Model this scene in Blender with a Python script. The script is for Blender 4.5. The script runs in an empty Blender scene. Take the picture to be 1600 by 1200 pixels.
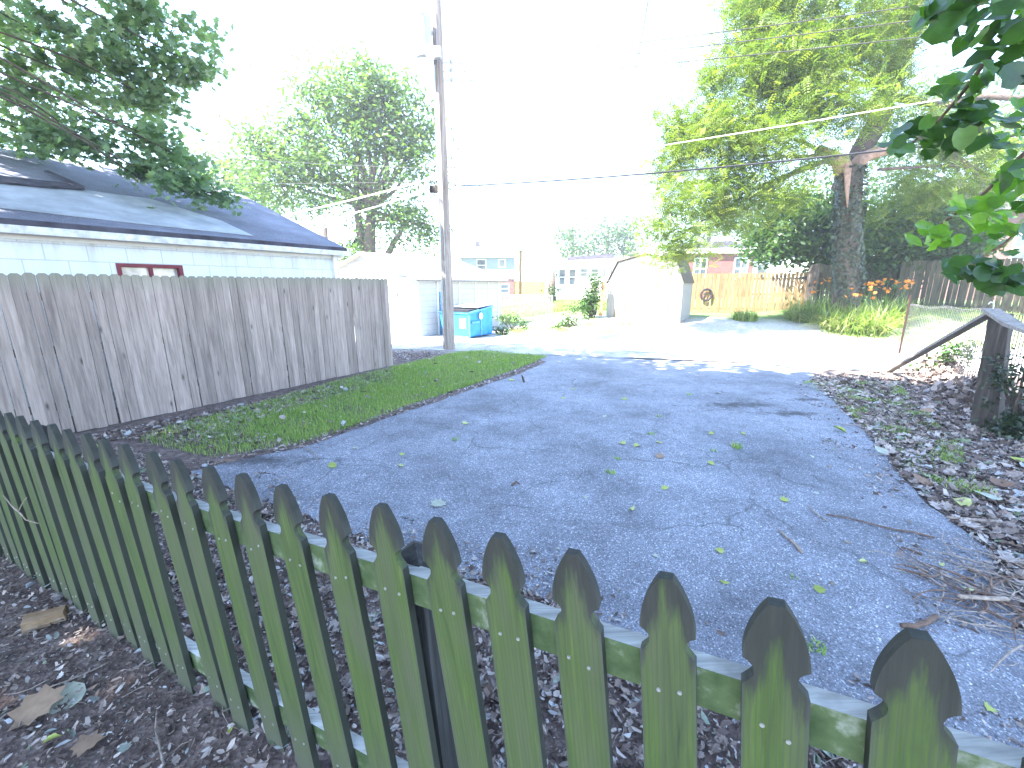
import bpy, math, random
import numpy as np
from mathutils import Vector, Matrix
R = math.radians
random.seed(7)
rng = np.random.default_rng(7)
scn = bpy.context.scene
col = scn.collection

# ------------------------------------------------------------------ camera, sky, sun, exposure
FPX, HY, CH = 650.0, 446.0, 1.72
PITCH = math.atan((600 - HY) / FPX)
cam_d = bpy.data.cameras.new('camera')
cam_d.sensor_width = 36.0
cam_d.lens = FPX / 1600 * 36
cam_d.clip_start = 0.05
cam_d.clip_end = 2000
cam = bpy.data.objects.new('camera', cam_d)
cam.location = (0, 0, CH)
cam.rotation_euler = (R(90) - PITCH, 0, 0)
col.objects.link(cam)
scn.camera = cam

SUN_DIR = Vector((-0.90, -0.42, 0)).normalized()      # horizontal direction towards the sun
SUN_EL = R(52)
SUNV = Vector((SUN_DIR.x * math.cos(SUN_EL), SUN_DIR.y * math.cos(SUN_EL), math.sin(SUN_EL)))
w = bpy.data.worlds.new('World')
scn.world = w
w.use_nodes = True
nt = w.node_tree
nt.nodes.clear()
sky = nt.nodes.new('ShaderNodeTexSky')
sky.sky_type = 'NISHITA'
sky.sun_disc = False
sky.sun_elevation = SUN_EL
sky.sun_rotation = math.atan2(SUN_DIR.x, SUN_DIR.y)
sky.air_density = 1.0
sky.dust_density = 0.6
sky.ozone_density = 2.0
bg = nt.nodes.new('ShaderNodeBackground')
bg.inputs['Strength'].default_value = 0.15
wo = nt.nodes.new('ShaderNodeOutputWorld')
nt.links.new(sky.outputs[0], bg.inputs[0])
nt.links.new(bg.outputs[0], wo.inputs[0])
sl = bpy.data.lights.new('sun', 'SUN')
sl.energy = 5.0
sl.angle = R(0.5)
sl.color = (1.0, 0.96, 0.88)
so = bpy.data.objects.new('sun', sl)
so.rotation_euler = SUNV.to_track_quat('Z', 'Y').to_euler()
so.location = (0, 0, 30)
col.objects.link(so)
scn.view_settings.view_transform = 'Standard'
scn.view_settings.look = 'None'
scn.view_settings.gamma = 1
scn.view_settings.exposure = 3.27
scn.cycles.max_bounces = 8
scn.cycles.diffuse_bounces = 4
scn.cycles.transmission_bounces = 6
scn.cycles.transparent_max_bounces = 8

# ------------------------------------------------------------------ pixel helpers (photo measurements -> metres)
def ray(u, v):
    x = (u - 800) / FPX
    y = -(v - 600) / FPX
    return Vector((x, math.cos(PITCH) + y * math.sin(PITCH), -math.sin(PITCH) + y * math.cos(PITCH)))
def P(u, v, Y):
    r = ray(u, v)
    return Vector((0, 0, CH)) + r * (Y / r.y)
def S(t):
    t = min(1, max(0, t))
    return t * t * (3 - 2 * t)
def H(x, y):
    return .47 * S((y - 12) / 5.5) * S((x + .5) / 4) + .42 * S((x - 10) / 6) * S((y - 12) / 5)
def G(u, v, z=None):
    r = ray(u, v)
    if z is not None:
        return Vector((0, 0, CH)) + r * ((z - CH) / r.z)
    t = 0.5
    while t < 200:
        p = Vector((0, 0, CH)) + r * t
        if p.z <= H(p.x, p.y):
            break
        t += .02
    return p
def PL(u, v, o, n):                       # pixel on a plane
    r = ray(u, v)
    o = Vector(o)
    n = Vector(n)
    t = (o - Vector((0, 0, CH))).dot(n) / r.dot(n)
    return Vector((0, 0, CH)) + r * t
D = Vector((.526, .850, 0)).normalized()
A = Vector((.850, -.526, 0)).normalized()
AROT = math.atan2(A.y, A.x)

# ------------------------------------------------------------------ object helpers
def tag(o, label=None, cat=None, group=None, kind=None):
    if label: o['label'] = label
    if cat: o['category'] = cat
    if group: o['group'] = group
    if kind: o['kind'] = kind
    return o
def thing(name, loc, rz, label, cat, group=None):
    o = bpy.data.objects.new(name, None)
    o.empty_display_size = .2
    o.location = loc
    o.rotation_euler = (0, 0, rz)
    col.objects.link(o)
    return tag(o, label, cat, group)
def inv(root):
    return (Matrix.Translation(root.location) @ root.rotation_euler.to_matrix().to_4x4()).inverted()

class MB:
    def __init__(s):
        s.v = []; s.f = []
    def add(s, vs, fs):
        b = len(s.v)
        s.v += [tuple(x) for x in vs]
        s.f += [tuple(b + i for i in q) for q in fs]
        return s
    def box(s, x0, x1, y0, y1, z0, z1):
        vs = [(x, y, z) for z in (z0, z1) for y in (y0, y1) for x in (x0, x1)]
        return s.add(vs, [(0, 2, 3, 1), (4, 5, 7, 6), (0, 1, 5, 4), (2, 6, 7, 3), (0, 4, 6, 2), (1, 3, 7, 5)])
    def prism(s, poly, a, b):             # poly ring of 3D points offset by vectors a, b
        n = len(poly)
        p = [Vector(q) + Vector(a) for q in poly] + [Vector(q) + Vector(b) for q in poly]
        return s.add(p, [tuple(range(n))[::-1], tuple(range(n, 2 * n))] + [(i, (i + 1) % n, n + (i + 1) % n, n + i) for i in range(n)])
    def beam(s, a, b, wd, ht, up=(0, 0, 1)):
        a = Vector(a); b = Vector(b)
        d = (b - a).normalized()
        sx = d.cross(Vector(up)).normalized()
        uz = sx.cross(d).normalized()
        ring = [a + sx * (wd / 2 * i) + uz * (ht / 2 * j) for i, j in ((-1, -1), (1, -1), (1, 1), (-1, 1))]
        return s.prism(ring, (0, 0, 0), b - a)
    def tube(s, pts, rad, n=6, cap=True):
        pts = [Vector(p) for p in pts]
        m = len(pts)
        if not hasattr(rad, '__len__'): rad = [rad] * m
        vs = []
        side = None
        for i, p in enumerate(pts):
            d = (pts[min(i + 1, m - 1)] - pts[max(i - 1, 0)]).normalized()
            if side is None:
                side = d.cross(Vector((0.13, 0.2, 1)) if abs(d.z) < .95 else Vector((1, .1, 0))).normalized()
            side = (side - d * side.dot(d)).normalized()
            up = d.cross(side)
            for k in range(n):
                t = 2 * math.pi * k / n
                vs.append(p + (side * math.cos(t) + up * math.sin(t)) * rad[i])
        fs = [(i * n + k, i * n + (k + 1) % n, (i + 1) * n + (k + 1) % n, (i + 1) * n + k) for i in range(m - 1) for k in range(n)]
        if cap:
            fs += [tuple(range(n))[::-1], tuple((m - 1) * n + k for k in range(n))]
        return s.add(vs, fs)
    def mesh(s, name, mat, smooth=False):
        me = bpy.data.meshes.new(name)
        me.from_pydata(s.v, [], s.f)
        if mat: me.materials.append(mat)
        if smooth:
            me.polygons.foreach_set('use_smooth', [True] * len(me.polygons))
        me.update()
        return me
    def build(s, name, mat, parent=None, smooth=False, world=False, loc=None, rot=None):
        if world and parent is not None:
            m = inv(parent)
            s.v = [tuple(m @ Vector(q)) for q in s.v]
        o = bpy.data.objects.new(name, s.mesh(name, mat, smooth))
        if parent is not None: o.parent = parent
        if loc is not None: o.location = loc
        if rot is not None: o.rotation_euler = rot
        col.objects.link(o)
        return o

def copy_of(o, parent=None):
    c = o.copy()
    col.objects.link(c)
    c.parent = parent
    for ch in o.children:
        copy_of(ch, c)
    return c

# scattered templates -> one mesh (numpy)
def scatter(name, mat, pts, nrm, spin, size, tmpl, polys, rnd=None, parent=None, bend=0.0, world=True, smooth=False):
    pts = np.asarray(pts, float); nrm = np.asarray(nrm, float)
    N = len(pts)
    nrm = nrm / np.maximum(np.linalg.norm(nrm, axis=1, keepdims=True), 1e-6)
    h = np.where(np.abs(nrm[:, 2:3]) < .95, np.array([[0, 0, 1.0]]), np.array([[1.0, 0, 0]]))
    ax = np.cross(h, nrm); ax /= np.linalg.norm(ax, axis=1, keepdims=True)
    ay = np.cross(nrm, ax)
    c = np.cos(spin)[:, None]; s_ = np.sin(spin)[:, None]
    bx = ax * c + ay * s_
    by = -ax * s_ + ay * c
    t = np.asarray(tmpl, float)
    k = len(t)
    size = np.broadcast_to(np.asarray(size, float), (N,))
    tz = t[:, 2][None, :] * np.ones((N, 1))
    if bend:
        bd = rng.normal(0, bend, (N, 1))
        tz = tz + bd * (t[:, 0] ** 2)[None, :] + rng.normal(0, bend, (N, 1)) * (t[:, 1] ** 2)[None, :]
    V = pts[:, None, :] + size[:, None, None] * (t[:, 0][None, :, None] * bx[:, None, :] + t[:, 1][None, :, None] * by[:, None, :] + tz[:, :, None] * nrm[:, None, :])
    V = V.reshape(-1, 3)
    if parent is not None and world:
        m = np.array(inv(parent))
        V = V @ m[:3, :3].T + m[:3, 3]
    me = bpy.data.meshes.new(name)
    me.vertices.add(len(V)); me.vertices.foreach_set('co', V.astype(np.float32).ravel())
    lens = np.array([len(p) for p in polys]); flat = np.concatenate([np.array(p) for p in polys])
    L = len(flat)
    idx = (flat[None, :] + (np.arange(N) * k)[:, None]).ravel()
    me.loops.add(N * L); me.loops.foreach_set('vertex_index', idx.astype(np.int32))
    starts = np.concatenate([[0], np.cumsum(lens)[:-1]])
    st = (starts[None, :] + (np.arange(N) * L)[:, None]).ravel()
    me.polygons.add(N * len(polys))
    me.polygons.foreach_set('loop_start', st.astype(np.int32))
    me.polygons.foreach_set('loop_total', np.tile(lens, N).astype(np.int32))
    if smooth:
        me.polygons.foreach_set('use_smooth', np.ones(N * len(polys), bool))
    me.update(calc_edges=True)
    r = rng.random(N) if rnd is None else np.asarray(rnd)
    at = me.attributes.new('rnd', 'FLOAT', 'FACE')
    at.data.foreach_set('value', np.repeat(r, len(polys)).astype(np.float32))
    me.materials.append(mat)
    o = bpy.data.objects.new(name, me)
    if parent is not None: o.parent = parent
    col.objects.link(o)
    return o

# ------------------------------------------------------------------ materials
def mat(name):
    m = bpy.data.materials.new(name)
    m.use_nodes = True
    t = m.node_tree
    b = t.nodes['Principled BSDF']
    return m, t, b
def N(t, typ, **kw):
    n = t.nodes.new(typ)
    for k, v in kw.items():
        if k.startswith('i_'):
            key = k[2:]
            key = int(key) if key.isdigit() else key.replace('_', ' ')
            n.inputs[key].default_value = v
        else:
            setattr(n, k, v)
    return n
def ramp(t, stops, fac=None, mode='LINEAR'):
    n = t.nodes.new('ShaderNodeValToRGB')
    n.color_ramp.interpolation = mode
    e = n.color_ramp.elements
    while len(e) < len(stops): e.new(.5)
    for q, (p, c) in zip(e, stops):
        q.position = p
        q.color = (c[0], c[1], c[2], 1) if hasattr(c, '__len__') else (c, c, c, 1)
    if fac is not None: t.links.new(fac, n.inputs[0])
    return n
def mixc(t, a, b, fac, typ='MIX'):
    n = t.nodes.new('ShaderNodeMix')
    n.data_type = 'RGBA'
    n.blend_type = typ
    for s_, val in ((n.inputs[0], fac), (n.inputs[6], a), (n.inputs[7], b)):
        if hasattr(val, 'links'): t.links.new(val, s_)
        elif hasattr(val, '__len__'): s_.default_value = (*val[:3], 1)
        else: s_.default_value = val
    return n.outputs[2]
def math_(t, op, a, b=None, c=None, clamp=False):
    n = t.nodes.new('ShaderNodeMath')
    n.operation = op
    n.use_clamp = clamp
    for i, val in enumerate((a, b, c)):
        if val is None: continue
        if hasattr(val, 'links'): t.links.new(val, n.inputs[i])
        else: n.inputs[i].default_value = val
    return n.outputs[0]
def coords(t, scale=(1, 1, 1), kind='Object', rnd=0.0):
    tc = N(t, 'ShaderNodeTexCoord')
    mp = N(t, 'ShaderNodeMapping')
    mp.inputs['Scale'].default_value = scale
    src = tc.outputs[kind]
    if rnd:
        oi = N(t, 'ShaderNodeObjectInfo')
        cb = N(t, 'ShaderNodeCombineXYZ')
        m1 = math_(t, 'MULTIPLY', oi.outputs['Random'], rnd)
        for i in range(3): t.links.new(m1, cb.inputs[i])
        ad = N(t, 'ShaderNodeVectorMath', operation='ADD')
        t.links.new(src, ad.inputs[0]); t.links.new(cb.outputs[0], ad.inputs[1])
        src = ad.outputs[0]
    t.links.new(src, mp.inputs['Vector'])
    return mp.outputs[0]
def noise(t, vec, scale, detail=4, rough=.6, dist=0):
    n = N(t, 'ShaderNodeTexNoise')
    n.inputs['Scale'].default_value = scale
    n.inputs['Detail'].default_value = detail
    n.inputs['Roughness'].default_value = rough
    n.inputs['Distortion'].default_value = dist
    t.links.new(vec, n.inputs['Vector'])
    return n.outputs['Fac']
def bump(t, b, h, strength=.4, dist=.01):
    n = N(t, 'ShaderNodeBump')
    n.inputs['Strength'].default_value = strength
    n.inputs['Distance'].default_value = dist
    t.links.new(h, n.inputs['Height'])
    t.links.new(n.outputs[0], b.inputs['Normal'])
def plain(name, c, rough=.7, metal=0, nscale=6, amt=.25, spec=.3, bmp=0):
    m, t, b = mat(name)
    v = coords(t)
    f = noise(t, v, nscale, 6)
    r = ramp(t, [(.3, [x * (1 - amt) for x in c]), (.7, [min(1, x * (1 + amt)) for x in c])], f)
    t.links.new(r.outputs[0], b.inputs['Base Color'])
    b.inputs['Roughness'].default_value = rough
    b.inputs['Metallic'].default_value = metal
    b.inputs['Specular IOR Level'].default_value = spec
    if bmp: bump(t, b, f, bmp, .01)
    return m

def leaf_mat(name, stops, trans=.35, rough=.5, spec=.4, tint=(1.5, 1.9, .6)):
    m, t, b = mat(name)
    at = N(t, 'ShaderNodeAttribute', attribute_name='rnd')
    r = ramp(t, stops, at.outputs['Fac'])
    v = coords(t)
    f = noise(t, v, 25, 2)
    cc = mixc(t, r.outputs[0], ramp(t, [(.3, .72), (.7, 1.0)], f).outputs[0], 1.0, 'MULTIPLY')
    t.links.new(cc, b.inputs['Base Color'])
    b.inputs['Roughness'].default_value = rough
    b.inputs['Specular IOR Level'].default_value = spec
    tr = N(t, 'ShaderNodeBsdfTranslucent')
    tc = mixc(t, cc, tint, 1.0, 'MULTIPLY')
    t.links.new(tc, tr.inputs[0])
    mx = N(t, 'ShaderNodeMixShader')
    mx.inputs[0].default_value = trans
    t.links.new(b.outputs[0], mx.inputs[1]); t.links.new(tr.outputs[0], mx.inputs[2])
    t.links.new(mx.outputs[0], t.nodes['Material Output'].inputs[0])
    return m

def wood_mat(name, c1, c2, c3, knots=True, gs=(38, 38, 2.2), rnd=37.0, top=None, vary=.35, hole=0):
    m, t, b = mat(name)
    v = coords(t, gs, rnd=rnd)
    g = noise(t, v, 1.0, 7, .62, .6)
    r = ramp(t, [(.28, c1), (.5, c2), (.74, c3)], g)
    c = r.outputs[0]
    oi = N(t, 'ShaderNodeObjectInfo')
    br = math_(t, 'MULTIPLY_ADD', oi.outputs['Random'], vary, 1 - vary * .6)
    cb = N(t, 'ShaderNodeCombineXYZ')
    for i in range(3): t.links.new(br, cb.inputs[i])
    c = mixc(t, c, cb.outputs[0], 1.0, 'MULTIPLY')
    # weathering blotches
    v2 = coords(t, (5, 5, .9), rnd=rnd)
    g2 = noise(t, v2, 1.3, 4)
    c = mixc(t, c, [x * .62 for x in c1], ramp(t, [(.55, 0), (.78, .75)], g2).outputs[0])
    hgt = g
    if knots:
        v3 = coords(t, (8.5, 8.5, 2.6), rnd=rnd)
        vo = N(t, 'ShaderNodeTexVoronoi')
        vo.inputs['Scale'].default_value = 1.0
        t.links.new(v3, vo.inputs['Vector'])
        k = ramp(t, [(.04, .95), (.1, .45), (.17, .0)], vo.outputs['Distance'])
        kk = math_(t, 'MULTIPLY', k.outputs[0], ramp(t, [(.5, 0), (.55, 1)], vo.outputs['Color']).outputs[0])
        c = mixc(t, c, [x * .3 for x in c1], kk)
    if top:
        tc = N(t, 'ShaderNodeTexCoord')
        sp = N(t, 'ShaderNodeSeparateXYZ')
        t.links.new(tc.outputs['Object'], sp.inputs[0])
        z = math_(t, 'MULTIPLY_ADD', g, .12, sp.outputs[2])
        tf = ramp(t, [(0, 0), (1, 1)], math_(t, 'MULTIPLY_ADD', z, 1 / top[1], 1 + top[0] / top[1] - .06 / top[1], clamp=True))
        c = mixc(t, c, top[2], math_(t, 'MULTIPLY', tf.outputs[0], top[3]))
    t.links.new(c, b.inputs['Base Color'])
    b.inputs['Roughness'].default_value = .85
    b.inputs['Specular IOR Level'].default_value = .25
    bump(t, b, hgt, .5, .004)
    return m

M = {}
# mossy picket
def picket_mat():
    m, t, b = mat('mossy_picket_wood')
    v = coords(t, (32, 32, 1.7), rnd=53.0)
    g = noise(t, v, 1.0, 9, .68, 1.4)
    r = ramp(t, [(.25, (.020, .030, .012)), (.42, (.046, .070, .018)), (.58, (.064, .096, .022)), (.78, (.115, .145, .040))], g)
    v2 = coords(t, (7, 7, 1.3), rnd=53.0)
    g2 = noise(t, v2, 1.2, 5, .6, .5)
    c = mixc(t, r.outputs[0], (.075, .080, .045), ramp(t, [(.42, 0), (.66, .85)], g2).outputs[0])
    # arched grain figure
    wv = N(t, 'ShaderNodeTexWave', wave_type='RINGS', rings_direction='Y')
    wv.inputs['Scale'].default_value = 2.2
    wv.inputs['Distortion'].default_value = 3.0
    wv.inputs['Detail'].default_value = 2
    t.links.new(coords(t, (14, 3, .75), rnd=53.0), wv.inputs['Vector'])
    c = mixc(t, c, (.045, .062, .035), ramp(t, [(.72, 0), (.95, .55)], wv.outputs['Fac']).outputs[0])
    tc = N(t, 'ShaderNodeTexCoord')
    sp = N(t, 'ShaderNodeSeparateXYZ')
    t.links.new(tc.outputs['Object'], sp.inputs[0])
    # ragged black rot on the head, reaching down along the edges
    ax = math_(t, 'ABSOLUTE', sp.outputs[0])
    e = math_(t, 'MULTIPLY_ADD', ax, 2.9, sp.outputs[2])
    st = noise(t, coords(t, (70, 70, 7), rnd=53.0), 1.0, 5, .65)
    oi = N(t, 'ShaderNodeObjectInfo')
    e = math_(t, 'MULTIPLY_ADD', st, .26, e)
    e = math_(t, 'MULTIPLY_ADD', oi.outputs['Random'], .07, e)
    k = ramp(t, [(.50, 0), (.56, 1)], math_(t, 'ADD', e, .42))
    dark = mixc(t, (.008, .009, .009), (.048, .046, .042), st)
    c = mixc(t, c, dark, math_(t, 'MULTIPLY', k.outputs[0], .93))
    # thin grey weathered arris
    e2 = ramp(t, [(.0455, 0), (.0485, .7)], ax)
    c = mixc(t, c, (.060, .062, .056), e2.outputs[0])
    # foot: greyer, soil splashed
    ft = ramp(t, [(.0, 1), (1.0, 0)], math_(t, 'MULTIPLY_ADD', math_(t, 'MULTIPLY_ADD', g2, .25, sp.outputs[2]), 3.2, 3.15, clamp=True))
    c = mixc(t, c, (.075, .075, .058), math_(t, 'MULTIPLY', ft.outputs[0], .75))
    # narrow sawn edges below the head have their shade painted into the colour
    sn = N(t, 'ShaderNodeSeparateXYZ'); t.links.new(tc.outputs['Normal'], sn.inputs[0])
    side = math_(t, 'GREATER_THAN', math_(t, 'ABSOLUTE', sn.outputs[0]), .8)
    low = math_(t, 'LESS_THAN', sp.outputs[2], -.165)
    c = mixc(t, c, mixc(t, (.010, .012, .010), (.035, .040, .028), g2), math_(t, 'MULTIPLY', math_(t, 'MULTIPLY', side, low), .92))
    t.links.new(c, b.inputs['Base Color'])
    b.inputs['Roughness'].default_value = .8
    b.inputs['Specular IOR Level'].default_value = .3
    bump(t, b, g, .55, .003)
    return m
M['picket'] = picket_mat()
M['rail'] = wood_mat('rail_wood', (.055, .085, .035), (.09, .12, .05), (.2, .2, .17), knots=False, gs=(3, 40, 40))
def rail_mat():
    m = wood_mat('pale_top_rail_wood', (.20, .20, .19), (.34, .34, .32), (.5, .5, .48), knots=False, gs=(3, 60, 60))
    t = m.node_tree
    b = t.nodes['Principled BSDF']
    src = b.inputs['Base Color'].links[0].from_socket
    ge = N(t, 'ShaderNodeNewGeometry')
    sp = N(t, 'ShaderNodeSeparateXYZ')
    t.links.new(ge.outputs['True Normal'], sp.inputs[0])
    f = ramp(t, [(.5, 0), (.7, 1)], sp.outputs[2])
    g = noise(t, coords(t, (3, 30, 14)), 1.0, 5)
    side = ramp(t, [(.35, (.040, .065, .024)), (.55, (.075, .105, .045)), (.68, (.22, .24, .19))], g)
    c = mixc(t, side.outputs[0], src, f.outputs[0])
    t.links.new(c, b.inputs['Base Color'])
    return m
M['rail'] = rail_mat()      # pale grey on the upper face, algae on the sides
M['screw'] = plain('galvanised_screw', (.5, .5, .48), .4, .7)
M['post_dark'] = wood_mat('black_rotted_post_wood', (.018, .018, .018), (.04, .04, .04), (.075, .075, .075), knots=False)
M['plank'] = wood_mat('grey_plank_wood', (.20, .155, .138), (.32, .252, .222), (.43, .352, .31), vary=.42, top=(.0, .22, (.21, .22, .15), .6))
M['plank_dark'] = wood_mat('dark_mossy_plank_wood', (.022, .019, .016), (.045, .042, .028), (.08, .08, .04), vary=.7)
M['cedar'] = wood_mat('new_cedar_wood', (.15, .085, .04), (.235, .145, .07), (.30, .20, .11), vary=.35)
M['old_wood'] = wood_mat('old_grey_timber', (.13, .115, .105), (.22, .195, .175), (.34, .30, .27), knots=True)
M['firewood'] = wood_mat('firewood', (.14, .08, .045), (.26, .17, .10), (.36, .28, .20), knots=False, gs=(5, 40, 40))
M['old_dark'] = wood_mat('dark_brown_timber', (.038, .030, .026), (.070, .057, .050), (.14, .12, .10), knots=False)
M['bark'] = plain('tree_bark', (.095, .072, .06), .9, nscale=14, amt=.5, bmp=.8)
M['bark_dark'] = plain('dark_tree_bark', (.075, .055, .048), .9, nscale=14, amt=.5, bmp=.8)
M['bark_red'] = plain('torn_red_bark', (.24, .155, .115), .9, nscale=9, amt=.4, bmp=.8)
M['pole'] = wood_mat('utility_pole_wood', (.17, .13, .11), (.32, .26, .225), (.48, .41, .37), knots=False, gs=(16, 16, .9), rnd=0, vary=.01)
M['white_paint'] = plain('white_paint', (.78, .78, .76), .6, amt=.05)
M['white_trim'] = plain('white_trim', (.75, .75, .74), .5, amt=.08)
M['gutter'] = plain('stained_gutter', (.55, .55, .54), .5, amt=.3, nscale=9)
M['maroon'] = plain('maroon_paint', (.16, .02, .03), .5, amt=.2)
M['metal'] = plain('galvanised_metal', (.45, .46, .47), .4, .6)
M['wire'] = plain('wire_metal', (.07, .065, .07), .6, .1)
M['wire_white'] = plain('pale_cable', (.75, .73, .70), .5)
M['cable'] = plain('black_cable', (.03, .03, .035), .5)
M['rust'] = plain('rusty_metal', (.035, .016, .012), .8, .2, nscale=30, amt=.5)
M['transformer'] = plain('transformer_grey', (.42, .46, .48), .4, .2, amt=.1)
M['dark'] = plain('dark_interior', (.02, .02, .025), .7)
M['blue'] = plain('blue_dumpster_paint', (.03, .24, .58), .45, 0, nscale=5, amt=.25)
M['blue_edge'] = plain('scuffed_blue_paint', (.10, .30, .52), .5, nscale=20, amt=.4)
M['lid'] = plain('grey_plastic_lid', (.26, .28, .32), .5)
M['tin'] = plain('white_shed_metal', (.5, .5, .49), .4, .1, amt=.08, nscale=3)
M['brown_metal'] = plain('brown_roof_metal', (.10, .075, .065), .5, amt=.2)
M['siding_blue'] = plain('blue_grey_siding', (.28, .34, .42), .6, amt=.05)
M['tan'] = plain('tan_wall', (.36, .21, .07), .8, amt=.08)
M['roof_light'] = plain('pale_roof', (.60, .60, .60), .8, amt=.15)
M['roof_dark'] = plain('dark_roof_felt', (.06, .055, .07), .9, amt=.5, nscale=4)
M['orange'] = None

def brick_mat(name, c1, c2, mort, bw=.21, bh=.07, ms=.01, amt=.4):
    m, t, b = mat(name)
    tc = N(t, 'ShaderNodeTexCoord')
    sp = N(t, 'ShaderNodeSeparateXYZ')
    cb = N(t, 'ShaderNodeCombineXYZ')
    t.links.new(tc.outputs['Object'], sp.inputs[0])
    t.links.new(math_(t, 'ADD', sp.outputs[0], sp.outputs[1]), cb.inputs[0])
    t.links.new(sp.outputs[2], cb.inputs[1])
    br = N(t, 'ShaderNodeTexBrick')
    br.inputs['Scale'].default_value = 1.0
    br.inputs['Brick Width'].default_value = bw
    br.inputs['Row Height'].default_value = bh
    br.inputs['Mortar Size'].default_value = ms
    br.inputs['Mortar Smooth'].default_value = .1
    br.inputs['Color1'].default_value = (*c1, 1)
    br.inputs['Color2'].default_value = (*c2, 1)
    br.inputs['Mortar'].default_value = (*mort, 1)
    t.links.new(cb.outputs[0], br.inputs['Vector'])
    f = noise(t, coords(t), 2.5, 6)
    c = mixc(t, br.outputs['Color'], ramp(t, [(.3, 1 - amt), (.7, 1.0)], f).outputs[0], 1.0, 'MULTIPLY')
    t.links.new(c, b.inputs['Base Color'])
    b.inputs['Roughness'].default_value = .85
    inv_ = math_(t, 'SUBTRACT', 1.0, br.outputs['Fac'])
    fine = noise(t, coords(t), 60, 3)
    bump(t, b, math_(t, 'MULTIPLY_ADD', fine, .15, inv_), .6, .006)
    return m
M['block'] = brick_mat('painted_block', (.66, .68, .70), (.70, .72, .74), (.50, .52, .54), .4064, .2032, .006, .10)
def grime(m):
    t = m.node_tree; b = t.nodes['Principled BSDF']; src = b.inputs['Base Color'].links[0].from_socket
    tc = N(t, 'ShaderNodeTexCoord'); sp = N(t, 'ShaderNodeSeparateXYZ'); t.links.new(tc.outputs['Object'], sp.inputs[0])
    st = noise(t, coords(t, (1, 4.5, .5)), 1.5, 6, .7)
    top = ramp(t, [(0, 0), (1, 1)], math_(t, 'MULTIPLY_ADD', sp.outputs[2], 1.6, -2.9, clamp=True))
    k = math_(t, 'MULTIPLY', ramp(t, [(.48, 0), (.72, .75)], st).outputs[0], top.outputs[0])
    c = mixc(t, src, (.30, .26, .22), k)
    t.links.new(c, b.inputs['Base Color'])
grime(M['block'])
M['brick_red'] = brick_mat('red_brick', (.20, .055, .05), (.24, .07, .06), (.26, .12, .11))
M['brick_old'] = brick_mat('weathered_brick', (.17, .07, .055), (.13, .055, .045), (.20, .14, .125), .22, .075, .012)

def lap_mat(name, c, step=.12, vert=False):
    m, t, b = mat(name)
    tc = N(t, 'ShaderNodeTexCoord')
    sp = N(t, 'ShaderNodeSeparateXYZ')
    t.links.new(tc.outputs['Object'], sp.inputs[0])
    s_ = sp.outputs[0] if vert else sp.outputs[2]
    if vert: s_ = math_(t, 'ADD', sp.outputs[0], sp.outputs[1])
    fr = math_(t, 'FRACT', math_(t, 'DIVIDE', s_, step))
    f = noise(t, coords(t), 4, 5)
    cc = mixc(t, c, [x * .82 for x in c], f)
    cc = mixc(t, cc, [x * .45 for x in c], ramp(t, [(.0, 1), (.07, 0)], fr).outputs[0])
    t.links.new(cc, b.inputs['Base Color'])
    b.inputs['Roughness'].default_value = .6
    bump(t, b, fr, .7, .01)
    return m
M['lap_white'] = lap_mat('white_lap_siding', (.50, .50, .49), .2)
M['lap_blue'] = lap_mat('blue_lap_siding', (.20, .235, .30), .15)
M['shed_tin'] = lap_mat('ribbed_white_tin', (.32, .315, .30), .19, True)

def glass_mat(name, c=(.12, .16, .19)):
    m, t, b = mat(name)
    f = noise(t, coords(t), 2.0, 3)
    r = ramp(t, [(.35, [x * .5 for x in c]), (.65, [x * 1.8 for x in c])], f)
    t.links.new(r.outputs[0], b.inputs['Base Color'])
    b.inputs['Roughness'].default_value = .08
    b.inputs['Specular IOR Level'].default_value = .8
    return m
M['glass'] = glass_mat('window_glass', (.045, .06, .075))
M['glass_curtain'] = glass_mat('curtained_window_glass', (.36, .33, .33))

def shingle_mat():
    m, t, b = mat('blue_grey_shingles')
    v = coords(t)
    tc = N(t, 'ShaderNodeTexCoord')
    sp = N(t, 'ShaderNodeSeparateXYZ')
    t.links.new(tc.outputs['Object'], sp.inputs[0])
    fr = math_(t, 'FRACT', math_(t, 'MULTIPLY_ADD', noise(t, v, 1.2, 2), .12, math_(t, 'DIVIDE', sp.outputs[0], .92)))
    f = noise(t, v, 1.1, 6, .65)
    f2 = noise(t, v, 60, 3)
    r = ramp(t, [(.3, (.085, .085, .11)), (.55, (.15, .155, .20)), (.75, (.23, .24, .30))], f)
    c = mixc(t, r.outputs[0], (.5, .5, .55), math_(t, 'MULTIPLY', ramp(t, [(.5, 0), (.75, .5)], f2).outputs[0], .7))
    c = mixc(t, c, (.045, .04, .05), ramp(t, [(.0, .8), (.015, .0)], fr).outputs[0])
    t.links.new(c, b.inputs['Base Color'])
    b.inputs['Roughness'].default_value = .9
    bump(t, b, f2, .4, .01)
    return m
M['shingle'] = shingle_mat()
M['felt'] = plain('grey_roll_roofing', (.34, .36, .39), .85, nscale=2.5, amt=.3, bmp=.2)

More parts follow.
